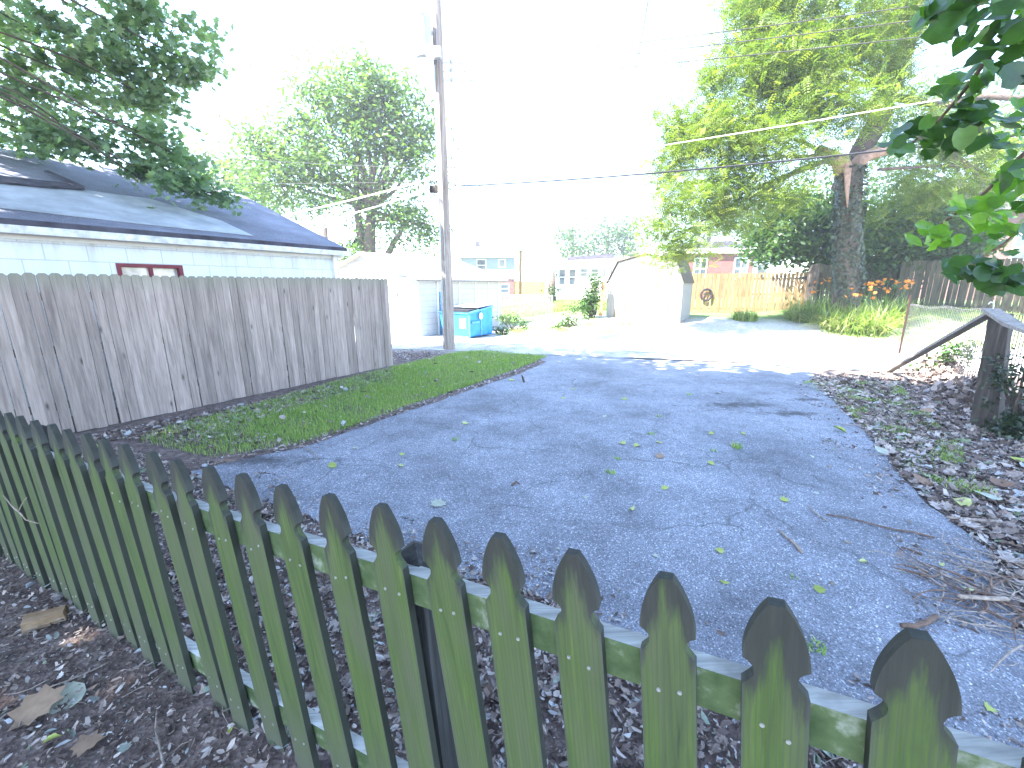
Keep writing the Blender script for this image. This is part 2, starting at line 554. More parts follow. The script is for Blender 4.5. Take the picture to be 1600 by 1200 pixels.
def asphalt_mat(name, base, hi, lo, stains=(), cracks=True):
    m, t, b = mat(name)
    v = coords(t)
    vo = N(t, 'ShaderNodeTexVoronoi')
    vo.inputs['Scale'].default_value = 125
    t.links.new(v, vo.inputs['Vector'])
    r = ramp(t, [(.0, lo), (.42, base), (.72, base), (.86, hi), (1.0, [min(.75, x * 2.0) for x in hi])], vo.outputs['Color'])
    vo2 = N(t, 'ShaderNodeTexVoronoi')
    vo2.inputs['Scale'].default_value = 200
    t.links.new(v, vo2.inputs['Vector'])
    r2 = ramp(t, [(.0, .6), (.75, 1.05), (.97, 1.9)], vo2.outputs['Color'])
    c = mixc(t, r.outputs[0], r2.outputs[0], 1.0, 'MULTIPLY')
    big = noise(t, v, .9, 7, .62)
    c = mixc(t, c, ramp(t, [(.30, .58), (.50, 1.0), (.70, 1.35)], big).outputs[0], 1.0, 'MULTIPLY')
    mid = noise(t, v, 6, 5, .7)
    c = mixc(t, c, ramp(t, [(.3, .78), (.6, 1.05)], mid).outputs[0], 1.0, 'MULTIPLY')
    if cracks:
        wob = N(t, 'ShaderNodeTexNoise')
        wob.inputs['Scale'].default_value = 2.2
        wob.inputs['Detail'].default_value = 6
        t.links.new(v, wob.inputs['Vector'])
        mx = N(t, 'ShaderNodeMix'); mx.data_type = 'VECTOR'; mx.inputs[0].default_value = .28
        t.links.new(v, mx.inputs[4]); t.links.new(wob.outputs['Color'], mx.inputs[5])
        for sc, wd, th in ((1.3, .010, .46), (3.6, .012, .56)):
            ce = N(t, 'ShaderNodeTexVoronoi', feature='DISTANCE_TO_EDGE')
            ce.inputs['Scale'].default_value = sc
            t.links.new(mx.outputs[1], ce.inputs['Vector'])
            k = ramp(t, [(.0, 1), (wd, 0)], ce.outputs['Distance'])
            msk = ramp(t, [(th, 0), (th + .06, 1)], noise(t, v, .8 if sc < 2 else 1.7, 3))
            c = mixc(t, c, (.03, .03, .03), math_(t, 'MULTIPLY', math_(t, 'MULTIPLY', k.outputs[0], msk.outputs[0]), .55))
    for (sx, sy, rx, ry, am) in stains:
        tc = N(t, 'ShaderNodeTexCoord')
        mp = N(t, 'ShaderNodeMapping')
        mp.vector_type = 'TEXTURE'
        mp.inputs['Location'].default_value = (sx, sy, 0)
        mp.inputs['Scale'].default_value = (rx, ry, 1)
        t.links.new(tc.outputs['Object'], mp.inputs[0])
        ln = N(t, 'ShaderNodeVectorMath', operation='LENGTH')
        t.links.new(mp.outputs[0], ln.inputs[0])
        d = math_(t, 'MULTIPLY_ADD', noise(t, v, 5.5, 8, .75), 2.2, math_(t, 'MULTIPLY', ln.outputs['Value'], .7))
        c = mixc(t, c, (.035, .033, .035), math_(t, 'MULTIPLY', ramp(t, [(.62, 1), (.82, 0)], math_(t, 'MULTIPLY', d, .5)).outputs[0], am))
    t.links.new(c, b.inputs['Base Color'])
    b.inputs['Roughness'].default_value = .75
    b.inputs['Specular IOR Level'].default_value = .35
    bump(t, b, vo.outputs['Distance'], .55, .004)
    return m
s1 = G(1150, 634); s2 = G(1240, 648); s3 = G(1265, 626)
M['asphalt'] = asphalt_mat('driveway_asphalt', (.205, .215, .252), (.40, .42, .475), (.085, .088, .108),
    stains=[(s1.x, s1.y, .85, .22, .8), (s2.x, s2.y, .6, .16, .85), (s3.x, s3.y, .5, .14, .8), (G(400, 722).x, G(400, 722).y, 1.0, .22, .7), (G(745, 640).x, G(745, 640).y, .8, .5, .4)])
M['alley'] = asphalt_mat('alley_paving', (.40, .39, .37), (.55, .54, .52), (.24, .23, .22))
def soil_mat():
    m, t, b = mat('soil')
    v = coords(t)
    f = noise(t, v, 9, 8, .7)
    vo = N(t, 'ShaderNodeTexVoronoi'); vo.inputs['Scale'].default_value = 55
    t.links.new(v, vo.inputs['Vector'])
    r = ramp(t, [(.3, (.055, .036, .032)), (.5, (.12, .084, .074)), (.7, (.24, .185, .165))], f)
    c = mixc(t, r.outputs[0], ramp(t, [(.0, .55), (1, 1.5)], vo.outputs['Color']).outputs[0], 1.0, 'MULTIPLY')
    # beyond the alley: pale gravel and turf, by world position
    sp = N(t, 'ShaderNodeSeparateXYZ')
    tc = N(t, 'ShaderNodeTexCoord'); t.links.new(tc.outputs['Object'], sp.inputs[0])
    line = math_(t, 'MULTIPLY_ADD', sp.outputs[0], .25, sp.outputs[1])      # y + .25 x
    gf = ramp(t, [(.0, 0), (1, 1)], math_(t, 'MULTIPLY_ADD', math_(t, 'MULTIPLY_ADD', f, 1.0, line), 1.0, -10.6, clamp=True))
    gr = ramp(t, [(.3, (.30, .28, .25)), (.6, (.45, .43, .40))], noise(t, v, 12, 6))
    c = mixc(t, c, gr.outputs[0], gf.outputs[0])
    gl = ramp(t, [(.0, 0), (1, 1)], math_(t, 'MULTIPLY_ADD', math_(t, 'MULTIPLY_ADD', f, 3.0, line), .6, -11.6, clamp=True))
    tf = ramp(t, [(.3, (.05, .09, .02)), (.65, (.12, .20, .05))], noise(t, v, 5, 6))
    c = mixc(t, c, tf.outputs[0], gl.outputs[0])
    t.links.new(c, b.inputs['Base Color'])
    b.inputs['Roughness'].default_value = .95
    bump(t, b, math_(t, 'MULTIPLY_ADD', vo.outputs['Distance'], .5, f), .8, .02)
    return m
M['soil'] = soil_mat()

GREEN_BRIGHT = [(0, (.045, .10, .012)), (.5, (.085, .16, .02)), (1, (.15, .22, .035))]
M['leaf_oak'] = leaf_mat('oak_leaf', [(0, (.14, .21, .15)), (.6, (.21, .29, .20)), (1, (.28, .35, .20))], .4, .4, .5, (1.4, 1.8, .5))
M['leaf_canopy'] = leaf_mat('canopy_leaf', [(0, (.022, .055, .022)), (.6, (.045, .09, .032)), (1, (.085, .13, .04))], .15, .4, .5, (1.2, 1.4, .6))
M['leaf_locust'] = leaf_mat('locust_leaflet', [(0, (.06, .115, .02)), (.5, (.12, .185, .035)), (1, (.24, .28, .07))], .45, .45, .4, (1.7, 1.8, .5))
M['leaf_maple'] = leaf_mat('maple_leaf', [(0, (.05, .10, .035)), (.5, (.09, .15, .05)), (1, (.16, .21, .075))], .4)
M['leaf_far'] = leaf_mat('distant_leaf', [(0, (.03, .075, .03)), (.5, (.06, .12, .04)), (1, (.11, .17, .06))], .35)
M['leaf_bush'] = leaf_mat('bush_leaf', [(0, (.02, .055, .015)), (.5, (.045, .095, .022)), (1, (.09, .15, .035))], .35, .4, .5)
M['leaf_tulip'] = leaf_mat('broad_leaf', [(0, (.022, .055, .018)), (.4, (.045, .10, .026)), (.7, (.08, .17, .032)), (1, (.15, .26, .05))], .5, .33, .7, (1.9, 2.4, .35))
M['ivy'] = leaf_mat('ivy_leaf', [(0, (.012, .024, .009)), (.6, (.028, .048, .016)), (1, (.07, .08, .035))], .15, .4, .6)
M['grass'] = leaf_mat('grass_blade', [(0, (.15, .25, .07)), (.5, (.27, .42, .11)), (.86, (.40, .52, .18)), (1, (.58, .50, .30))], .35, .5, .3, (1.4, 1.5, .5))
M['lily_leaf'] = leaf_mat('lily_leaf_blade', [(0, (.10, .20, .035)), (.6, (.24, .34, .08)), (1, (.5, .48, .26))], .35, .45, .3, (1.4, 1.4, .5))
M['orange'] = leaf_mat('orange_petal', [(0, (.65, .18, .02)), (1, (.85, .33, .05))], .3, .5, .2, (1.1, 1, .6))
M['litter'] = leaf_mat('dead_leaf_litter', [(0, (.06, .042, .038)), (.2, (.14, .10, .085)), (.42, (.25, .19, .165)), (.65, (.37, .30, .265)), (.85, (.50, .44, .41)), (.95, (.42, .44, .46)), (1, (.18, .24, .12))], .05, .7, .35, (1, .9, .7))
M['twig'] = plain('dry_twig', (.30, .24, .20), .8, nscale=40, amt=.5)
M['twig_dark'] = plain('brown_twig', (.15, .095, .07), .8, nscale=40, amt=.5)
M['yellow_leaf'] = leaf_mat('fallen_yellow_leaf', [(0, (.30, .36, .08)), (.5, (.42, .46, .12)), (1, (.55, .56, .25))], .1, .6, .3, (1, 1, .6))
M['pale_leaf'] = leaf_mat('fallen_pale_leaf', [(0, (.35, .37, .30)), (1, (.50, .52, .42))], .1, .6, .3, (1, 1, .8))
M['brown_leaf'] = leaf_mat('fallen_brown_leaf', [(0, (.20, .11, .07)), (1, (.36, .25, .17))], .1, .6, .3, (1, .9, .7))

# ------------------------------------------------------------------ ground, driveway, alley
def axis(lo, fine0, fine1, hi, step, coarse):
    a = list(np.arange(fine0, fine1 + 1e-6, step))
    x = fine0; s_ = step
    left = []
    while x > lo:
        s_ = min(coarse, s_ * 1.35); x -= s_; left.append(x)
    x = fine1; s_ = step
    right = []
    while x < hi:
        s_ = min(coarse, s_ * 1.35); x += s_; right.append(x)
    return left[::-1] + a + right
xs = axis(-90, -8, 20, 110, .25, 8); ys = axis(-40, -2, 20, 150, .25, 8)
g = MB()
g.v = [(x, y, H(x, y)) for y in ys for x in xs]
nx = len(xs)
g.f = [(j * nx + i, j * nx + i + 1, (j + 1) * nx + i + 1, (j + 1) * nx + i) for j in range(len(ys) - 1) for i in range(nx - 1)]
tag(g.build('ground', M['soil'], smooth=True), kind='structure')

def jag(pts, amp, step=.12, closed=True):
    out = []
    n = len(pts)
    for i in range(n if closed else n - 1):
        a = Vector(pts[i]); b = Vector(pts[(i + 1) % n])
        L = (b - a).length
        k = max(1, int(L / step))
        nr = Vector((-(b - a).y, (b - a).x)).normalized()
        for j in range(k):
            q = a + (b - a) * (j / k)
            wv = math.sin(q.x * 2.1 + q.y * 1.3) * .5 + math.sin(q.x * 5.3 - q.y * 4.1) * .3 + random.uniform(-.5, .5)
            out.append(q + nr * amp * wv)
    return out
def g2(u, v):
    p = G(u, v, 0)
    return (p.x, p.y)
left_edge = [g2(*q) for q in ((290, 738), (400, 714), (470, 702), (560, 672), (640, 642), (720, 616), (800, 588), (855, 566))]
right_edge = [g2(*q) for q in ((1290, 596), (1318, 640), (1362, 690), (1410, 745), (1475, 805), (1540, 860), (1575, 930), (1610, 1000))]
near = [(2.3, .80), (1.5, 1.15), (.78, 1.5), (.35, 1.9), (0, 2.12), (-.55, 2.3), (-1.25, 2.72), (-1.85, 2.98), (-2.5, 3.3)]
FARL = (.45, 10.55); FARR = (6.4, 8.95)
drive_poly = left_edge + [FARL, FARR] + right_edge + [(2.6, .62)] + near
dp = jag(drive_poly, .05)
drive = MB()
drive.add([(p.x, p.y, .010) for p in dp], [tuple(range(len(dp)))])
o = drive.build('driveway', M['asphalt'])
tag(o, kind='structure')
import mathutils
def inside(pt, poly):
    x, y = pt; c = False
    n = len(poly); j = n - 1
    for i in range(n):
        xi, yi = poly[i][0], poly[i][1]; xj, yj = poly[j][0], poly[j][1]
        if (yi > y) != (yj > y) and x < (xj - xi) * (y - yi) / (yj - yi) + xi: c = not c
        j = i
    return c
# alley: a strip across the end of the driveway
al = MB()
a0 = Vector((.89, 10.43)); ad = Vector((8.1 - .89, 8.61 - 10.43)).normalized(); an = Vector((-ad.y, ad.x))
ks = np.arange(-22, 40, .4); ws = np.arange(0, 3.3, .3)
for k in ks:
    for q in ws:
        p = a0 + ad * float(k) + an * (float(q) + .05 * math.sin(k * 1.7) * (1 if q in (ws[0], ws[-1]) else 0))
        al.v.append((p.x, p.y, H(p.x, p.y) + .012))
m_ = len(ws)
al.f = [(i * m_ + j, (i + 1) * m_ + j, (i + 1) * m_ + j + 1, i * m_ + j + 1) for i in range(len(ks) - 1) for j in range(m_ - 1)]
tag(al.build('alley', M['alley']), kind='structure')
# pale apron between driveway asphalt and alley
ap = MB()
pts = jag([left_edge[-1], FARL, (a0.x - .2, a0.y - .02), tuple(a0 + ad * 6.9 - an * .04), (7.6, 8.2), FARR, right_edge[0]][1:6], .03)
ap.add([(p.x, p.y, .016) for p in pts], [tuple(range(len(pts)))])
tag(ap.build('driveway_apron', M['alley']), kind='structure')
# seam of dirt along the alley edge
sm = MB()
for k in np.arange(-.3, 9.0, .12):
    wd = .025 + .03 * abs(math.sin(k * 2.3)) + .05 * max(0, math.sin(k * .8 - 1.2))
    p = a0 + ad * float(k); q = a0 + ad * float(k + .125)
    sm.add([(p.x, p.y, .021), (q.x, q.y, .021), (q.x + an.x * wd, q.y + an.y * wd, .021), (p.x + an.x * wd, p.y + an.y * wd, .021)], [(0, 1, 2, 3)])
tag(sm.build('dirt_seam', M['soil']), kind='structure')

# ------------------------------------------------------------------ picket fence
PA = R(154.438)
Pd = Vector((math.cos(PA), math.sin(PA), 0)); Pn = Vector((-Pd.y, Pd.x, 0))
PB = Vector((-2.382, 1.926, 0))
tips_px = [(1442,1000),(1215,948),(1040,905),(892,867),(775,840),(676,815),(590,792),(508,776),(434,761),(372,743),(320,732),(269,720),(230,708),(187,696),(155,688),(128,678),(98,672),(75,664),(48,658),(25,651),(7,646)]
tips = {n: PL(u, v, PB, Pn) for n, (u, v) in enumerate(tips_px)}
stp = (tips[20] - tips[10]) / 10
for n in range(21, 29): tips[n] = tips[20] + stp * (n - 20) * .96
stp0 = (tips[0] - tips[4]) / 4
for n in (-1, -2, -3): tips[n] = tips[0] - stp0 * n
fence = thing('picket_fence', PB, 0, 'mossy green picket fence with blackened spear shaped tops along the yard edge', 'fence')
HALF, TH = .050, .022
prof = [(.012, 0)]
for i in range(1, 8):
    a = i / 7
    prof.append((.012 + .0375 * math.sin(a * math.pi / 2) ** .85, -.112 * a))
prof += [(.041, -.117), (.0345, -.124), (.0315, -.133), (.0325, -.143), (.038, -.152), (.050, -.166), (.050, -1.32)]
ring = [(-x, z) for x, z in prof[::-1]] + [(x, z) for x, z in prof]
pk = MB()
fr = [(x, -TH / 2 , z) for x, z in ring]
bk = [(x, TH / 2, z) for x, z in ring]
nr_ = len(ring)
pk.add(fr + bk, [tuple(range(nr_))[::-1][::-1], tuple(range(nr_, 2 * nr_))[::-1]] + [(i, nr_ + i, nr_ + (i + 1) % nr_, (i + 1) % nr_) for i in range(nr_)])
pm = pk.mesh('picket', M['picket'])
def disc(r, h, n=8):
    b = MB()
    b.add([(r * math.cos(2 * math.pi * k / n), -h * j, r * math.sin(2 * math.pi * k / n)) for j in (0, 1) for k in range(n)],
          [tuple(range(n)), tuple(range(n, 2 * n))[::-1]] + [(k, n + k, n + (k + 1) % n, (k + 1) % n) for k in range(n)])
    b.add([(r * .45 * math.cos(2 * math.pi * k / 6), -h * 1.05, r * .45 * math.sin(2 * math.pi * k / 6)) for k in range(6)], [tuple(range(6))[::-1]])
    return b
scm = disc(.0042, .0022).mesh('screw', M['screw'])
# local +X runs along the fence to the right seen from the yard, local -Y faces the yard
faceY = Pn * -1
FX = Pd * -1
rotz = math.atan2(FX.y, FX.x)
LEAN = R(-6.5)
for n in sorted(tips):
    t_ = tips[n]
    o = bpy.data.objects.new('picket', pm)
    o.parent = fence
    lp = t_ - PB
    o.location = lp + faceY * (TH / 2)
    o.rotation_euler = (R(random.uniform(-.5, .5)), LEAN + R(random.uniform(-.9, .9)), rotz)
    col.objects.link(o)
    for sx, sz in ((-.021, -.245), (.023, -.25), (-.021, -.99), (.022, -1.0)):
        if n < 15 or sz < -.9:
            s_ = bpy.data.objects.new('screw', scm)
            s_.parent = o
            s_.location = (sx + random.uniform(-.004, .004), -TH / 2, sz + random.uniform(-.015, .015))
            col.objects.link(s_)
def rail_line(dz, ht, y0, y1, name):
    ns = sorted(tips)
    b = MB()
    pts = []
    for n in ns[::3] + [ns[-1]]:
        t_ = tips[n]
        sh = FX * (-math.tan(LEAN) * 0 + dz * math.tan(R(6.5)) * -1)
        pts.append(t_ - PB + Vector((0, 0, dz)) + sh)
    pts.sort(key=lambda p: p.dot(FX))
    for p in pts:
        for yy, zz in ((y0, -ht), (y1, -ht), (y1, 0), (y0, 0)):
            b.v.append(tuple(p + faceY * yy + Vector((0, 0, zz))))
    for i in range(len(pts) - 1):
        for k in range(4):
            b.f.append((i * 4 + k, i * 4 + (k + 1) % 4, (i + 1) * 4 + (k + 1) % 4, (i + 1) * 4 + k))
    b.f += [(3, 2, 1, 0), tuple(len(b.v) - 4 + k for k in range(4))]
    return b.build(name, M['rail'], fence)
rail_line(-.190, .089, TH + .002, TH + .040, 'rail')
rail_line(-.93, .089, TH + .002, TH + .040, 'rail')
def post_at(pt, top, name='post'):
    b = MB()
    q = .047
    b.add([(x, y, z) for z in (-.1, top - .03) for x, y in ((-q, -q), (q, -q), (q, q), (-q, q))] + [(0, 0, top)],
          [(0, 1, 5, 4), (1, 2, 6, 5), (2, 3, 7, 6), (3, 0, 4, 7), (4, 5, 8), (5, 6, 8), (6, 7, 8), (7, 4, 8)])
    b.build(name, M['post_dark'], fence, loc=pt - PB, rot=(0, R(-4), rotz))
pc = PL(640, 850, PB + faceY * .10, Pn)
post_at(Vector((pc.x + .08, pc.y - .035, 0)), pc.z + .01)
post_at(tips[20] + faceY * .10 - Vector((0, 0, tips[20].z)), 1.0)

# ------------------------------------------------------------------ privacy fence
F0 = Vector((-4.956, 5.11, 0)); 
rz_f = math.atan2(D.y, D.x)
pf = thing('privacy_fence', F0, rz_f, 'tall weathered grey board fence with dog eared tops beside the white block garage', 'fence')
def dogear(wd, ht, th, c=.025):
    b = MB()
    r_ = [(-wd / 2, -ht), (wd / 2, -ht), (wd / 2, -c), (wd / 2 - c, 0), (-wd / 2 + c, 0), (-wd / 2, -c)]
    b.prism([(x, 0, z) for x, z in r_], (0, 0, 0), (0, th, 0))
    return b
plm = [dogear(wd, 1.84, .016).mesh('plank', M['plank']) for wd in (.0985, .096, .1003)]
t0, t1 = -1.6, 4.50
npl = int((t1 - t0) / .1016)
for i in range(npl):
    tt = t0 + (i + .5) * .1016
    o = bpy.data.objects.new('plank', random.choice(plm))
    o.parent = pf
    zt = 1.85 + .015 * S((tt - 1) / 3.5) + random.uniform(-.006, .006)
    if tt < .3: zt += .0
    o.location = (tt, random.uniform(-.003, .003), zt)
    o.rotation_euler = (0, R(random.uniform(-.35, .35)), 0)
    col.objects.link(o)
b = MB()
for z in (.35, 1.0, 1.6):
    MBr = MB().box(t0, t1, .022, .06, z - .045, z + .045)
    MBr.build('rail', M['old_wood'], pf)
for tt in (t0 + .05, -.4, 2.0, t1 - .06):
    MB().box(tt - .045, tt + .045, .062, .152, 0, 1.75).build('post', M['old_wood'], pf)

# ------------------------------------------------------------------ block garage (left)
GE = Vector((-3.655, 9.11, 0))
ga = thing('garage', GE, AROT, 'white painted block garage with a worn blue grey shingle roof behind the tall board fence', 'garage')
EZ, RZ, GW, GL = 2.47, 4.05, 8.4, 9.5
# local x = A (towards driveway), y = D
W0 = PL(180, 411, GE, A); W1 = PL(284, 414, GE, A)
ly0 = (W0 - GE).dot(D); ly1 = (W1 - GE).dot(D); wz1 = W0.z; wz0 = wz1 - .55
wl = MB()
# right wall with window opening: build as 4 boxes
th = .2
wl.box(-th, 0, -GL, ly0, -.05, EZ)
wl.box(-th, 0, ly1, 0, -.05, EZ)
wl.box(-th, 0, ly0, ly1, -.05, wz0)
wl.box(-th, 0, ly0, ly1, wz1, EZ)
wl.box(-GW, -GW + th, -GL, 0, -.05, EZ)
wl.prism([(-GW + th, 0, -.05), (-th, 0, -.05), (-th, 0, EZ), (-GW / 2, 0, RZ - .08), (-GW + th, 0, EZ)], (0, -th, 0), (0, 0, 0))
wl.prism([(-GW + th, -GL, -.05), (-th, -GL, -.05), (-th, -GL, EZ), (-GW / 2, -GL, RZ - .08), (-GW + th, -GL, EZ)], (0, 0, 0), (0, th, 0))
wl.build('wall', M['block'], ga)
sl_ = (RZ - EZ) / (GW / 2)
rf = MB()
ov = .14
ex = ov; ez = EZ - sl_ * ov
RT = .06
prf = [(ex, ez), (-GW / 2, RZ), (-GW - ov, ez), (-GW - ov, ez + RT), (-GW / 2, RZ + RT), (ex, ez + RT)]
rf.prism([(x, -GL - .1, z) for x, z in prf], (0, 0, 0), (0, GL + .22, 0))
roof = rf.build('roof', M['shingle'], ga)
nrm_r = Vector((sl_, 0, 1)).normalized()
nw = (A * nrm_r.x + Vector((0, 0, nrm_r.z))).normalized()
rp0 = GE + Vector((0, 0, EZ + RT)) 
# worn roll-roofing patches and lifted torn edges lying on the roof
def onroof(px, lift):
    return [PL(u, v, rp0 + nw * lift, nw) for u, v in px]
pt = MB(); q = onroof([(-40, 278), (0, 284), (70, 291), (130, 297), (180, 304), (235, 311), (290, 328), (345, 345), (396, 369), (200, 348), (0, 325), (-40, 321)], .006)
pt.prism(q, (0, 0, 0), nw * .008); pt.build('roofing_patch', M['felt'], roof, world=False)
bpy.context.view_layer.update()
for o in [c for c in roof.children]:
    m = inv(ga)
    for vv in o.data.vertices: vv.co = m @ vv.co
tw = MB(); q = onroof([(-40, 268), (0, 276), (60, 283), (120, 289), (133, 297), (60, 292), (0, 286), (-40, 279)], .03)
tw.prism(q, (0, 0, 0), nw * .02); tw.prism(onroof([(68, 268), (76, 267), (133, 292), (128, 296)], .05), (0, 0, 0), nw * .01)
tw.v = [tuple(inv(ga) @ Vector(x)) for x in tw.v]
tw.build('torn_edge', M['roof_dark'], roof)
dk = MB(); dk.box(ex - .03, ex + .004, -GL - .12, .13, ez - .02, ez + RT + .01); dk.build('drip_edge', M['roof_dark'], roof)
gt = MB()
gx = ex + .01
gp = [(gx, ez - .015), (gx + .012, ez - .015), (gx + .015, ez - .085), (gx + .085, ez - .085), (gx + .10, ez - .01), (gx + .112, ez - .01), (gx + .095, ez - .10), (gx, ez - .10)]
gt.prism([(x, -GL, z) for x, z in gp], (0, 0, 0), (0, GL + .15, 0))
gt.box(gx, gx + .1, .14, .145, ez - .098, ez - .02)
gt.build('gutter', M['gutter'], ga)
MB().box(0.002, .03, -GL, .10, ez - .15, ez - .02).build('fascia', M['white_trim'], ga)
MB().box(.004, .07, -.16, -.09, 0, ez - .1).build('downspout', M['white_trim'], ga)
wn = MB()
fw = .05
wn.box(-.12, .02, ly0 - .0, ly0 + fw, wz0, wz1); wn.box(-.12, .02, ly1 - fw, ly1, wz0, wz1)
wn.box(-.12, .02, ly0 + fw, ly1 - fw, wz1 - fw, wz1); wn.box(-.12, .02, ly0 + fw, ly1 - fw, wz0, wz0 + fw)
mid = (ly0 + ly1) / 2
wn.box(-.1, .0, mid - .02, mid + .02, wz0 + fw, wz1 - fw)
wo_ = wn.build('window', M['maroon'], ga)
MB().box(-.07, -.06, ly0 + fw, mid - .02, wz0 + fw, wz1 - fw).build('pane', M['glass_curtain'], wo_)
MB().box(-.09, -.08, mid + .02, ly1 - fw, wz0 + fw, wz1 - fw).build('pane', M['glass_curtain'], wo_)

# ------------------------------------------------------------------ generic windows
def window(parent, x, z, wd, ht, y=0, frame=None, mull=True, name='window', cross=False):
    """window on a wall whose outer face is local plane y, facing -y"""
    f = MB(); fw = .07
    f.box(x - wd / 2, x - wd / 2 + fw, y - .04, y + .02, z, z + ht)
    f.box(x + wd / 2 - fw, x + wd / 2, y - .04, y + .02, z, z + ht)
    f.box(x - wd / 2 + fw, x + wd / 2 - fw, y - .04, y + .02, z + ht - fw, z + ht)
    f.box(x - wd / 2 + fw, x + wd / 2 - fw, y - .04, y + .02, z, z + fw)
    if mull: f.box(x - wd / 2 + fw, x + wd / 2 - fw, y - .03, y + .02, z + ht / 2 - .03, z + ht / 2 + .03)
    if cross: f.box(x - .03, x + .03, y - .032, y + .02, z + fw, z + ht - fw)
    fo = f.build(name, frame or M['white_trim'], parent)
    MB().box(x - wd / 2 + fw, x + wd / 2 - fw, y - .012, y - .006, z + fw, z + ht - fw).build('pane', M['glass'], fo)
    return fo

# ------------------------------------------------------------------ second garage (white, gable to camera)
c2 = G(658, 527, 0)
g2o = thing('garage', c2, AROT, 'small low white garage with a front gable and open side behind the blue dumpster', 'garage')
W2, L2, E2 = 5.2, 4.9, 1.95
pk_z = 2.80
wb = MB()
wb.prism([(-W2, 0, -.1), (0, 0, -.1), (0, 0, E2), (-W2 / 2, 0, pk_z), (-W2, 0, E2)], (0, 0, 0), (0, .12, 0))
wb.prism([(-W2, L2, -.1), (0, L2, -.1), (0, L2, E2), (-W2 / 2, L2, pk_z), (-W2, L2, E2)], (0, 0, 0), (0, .12, 0))
wb.box(-.12, 0, .12, L2, -.1, E2)
wb.box(-W2, -W2 + .12, .12, L2, -.1, E2)
wb.build('wall', M['lap_white'], g2o)
s2_ = (pk_z - E2) / (W2 / 2)
rb = MB(); o2 = .22
pr = [(o2, E2 - s2_ * o2 + .01), (-W2 / 2, pk_z + .01), (-W2 - o2, E2 - s2_ * o2 + .01), (-W2 - o2, E2 - s2_ * o2 + .07), (-W2 / 2, pk_z + .08), (o2, E2 - s2_ * o2 + .07)]
rb.prism([(x, -.18, z) for x, z in pr], (0, 0, 0), (0, L2 + .5, 0))
rb.build('roof', M['roof_light'], g2o)
tb = MB()
tb.beam((-W2 / 2, -.19, pk_z + .0), (-W2 - o2, -.19, E2 - s2_ * o2), .03, .10)
tb.build('gable_trim', M['cedar'], g2o)
tb = MB()
tb.beam((-W2 / 2, -.19, pk_z + .0), (o2, -.19, E2 - s2_ * o2), .03, .06)
tb.beam((o2 + .01, -.19, E2 - s2_ * o2 + .0), (o2 + .01, L2 + .3, E2 - s2_ * o2 + .0), .03, .05)
tb.build('gable_trim', M['old_wood'], g2o)
MB().box(-W2, .0, -.03, -.004, E2 - .02, E2 + .03).build('trim_board', M['white_trim'], g2o)
for yy in (.9, 2.1, 3.1, 4.0, 4.75):
    MB().box(.003, .035, yy - .03, yy + .03, 0, E2 - .12).build('door_trim', M['white_trim'], g2o)
MB().box(-1.1, -1.0, -.05, -.002, E2 - .62, E2 - .5).build('wall_lamp', M['metal'], g2o)

# ------------------------------------------------------------------ dumpster
cd = G(733, 530, 0)
du = thing('dumpster', cd, AROT, 'blue steel dumpster with an open grey lid behind the utility pole', 'dumpster')
w_, l_ = 1.25, 1.35
zf, zb = .86, 1.03
def wall4(b, pts, th): pass
bd = MB()
# front and back plates leaning outwards, flat sides
bot = [(-w_ + .12, .0), (0, .0), (0, l_), (-w_ + .12, l_)]
def plate(a, b_, c, d, n):
    bd.prism([a, b_, c, d], (0, 0, 0), n)
plate((-w_ + .16, .02, .05), (0, .0, .05), (0, .0, zf), (-w_, .0, zf), (0, .04, 0))
plate((-w_ + .16, l_, .05), (0, l_, .05), (0, l_, zb), (-w_, l_, zb), (0, -.04, 0))
bd.prism([(0, .04, .05), (0, l_ - .04, .05), (0, l_ - .04, zb), (0, .04, zf)], (-.04, 0, 0), (0, 0, 0))
bd.prism([(-w_ + .16, .04, .05), (-w_ + .16, l_ - .04, .05), (-w_, l_ - .04, zb), (-w_, .04, zf)], (.0, 0, 0), (.04, 0, 0))
bd.box(-w_ + .16, 0, .04, l_ - .04, .05, .09)
bd.build('body', M['blue'], du)
rm = MB()
rm.box(-w_ - .02, .02, -.03, -.002, zf - .05, zf + .012)
rm.box(.002, .03, 0, .05, .05, zf)
rm.beam((.02, 0, zf - .02), (.02, l_, zb - .02), .04, .06)
rm.box(-w_ + .16, 0, -.02, -.002, .02, .09)
rm.box(.002, .025, l_ * .5 - .03, l_ * .5 + .03, .06, zf + .03)
rm.build('rim', M['blue_edge'], du)
po = MB(); po.box(.004, .10, .25, 1.1, .36, .40); po.box(.004, .10, .25, 1.1, .46, .50)
po.box(.004, .10, .25, .29, .40, .46)
MB().box(.004, .06, .1, .55, .50, .56).build('fork_pocket', M['blue_edge'], du)
ld = MB()
ld.prism([(-w_ * .52, .5, zf + .13), (.02, .5, zf + .13), (.02, l_ + .02, zb + .03), (-w_ * .52, l_ + .02, zb + .03)], (0, 0, 0), (0, 0, .025))
ld.prism([(-w_ - .02, .6, zf + .13), (-w_ * .54, .6, zf + .13), (-w_ * .54, l_ + .02, zb + .03), (-w_ - .02, l_ + .02, zb + .03)], (0, 0, 0), (0, 0, .025))
ld.build('lid', M['lid'], du)
ins = MB(); ins.box(-w_ + .2, -.06, .10, l_ - .1, .1, zf + .08); ins.build('dark_filling', M['dark'], du)  # dark block in the opening, the shade inside put into its colour
lbm = disc(.11, .004, 20)
lb = lbm.build('round_emblem', M['white_trim'], du, loc=(.045, .62, .72), rot=(0, 0, R(90)))
disc(.035, .004, 12).build('emblem_mark', M['gutter'], lb, loc=(0, -.003, 0))
MB().box(-.36, -.12, -.012, -.004, .34, .66).build('notice_label', M['white_trim'], du)

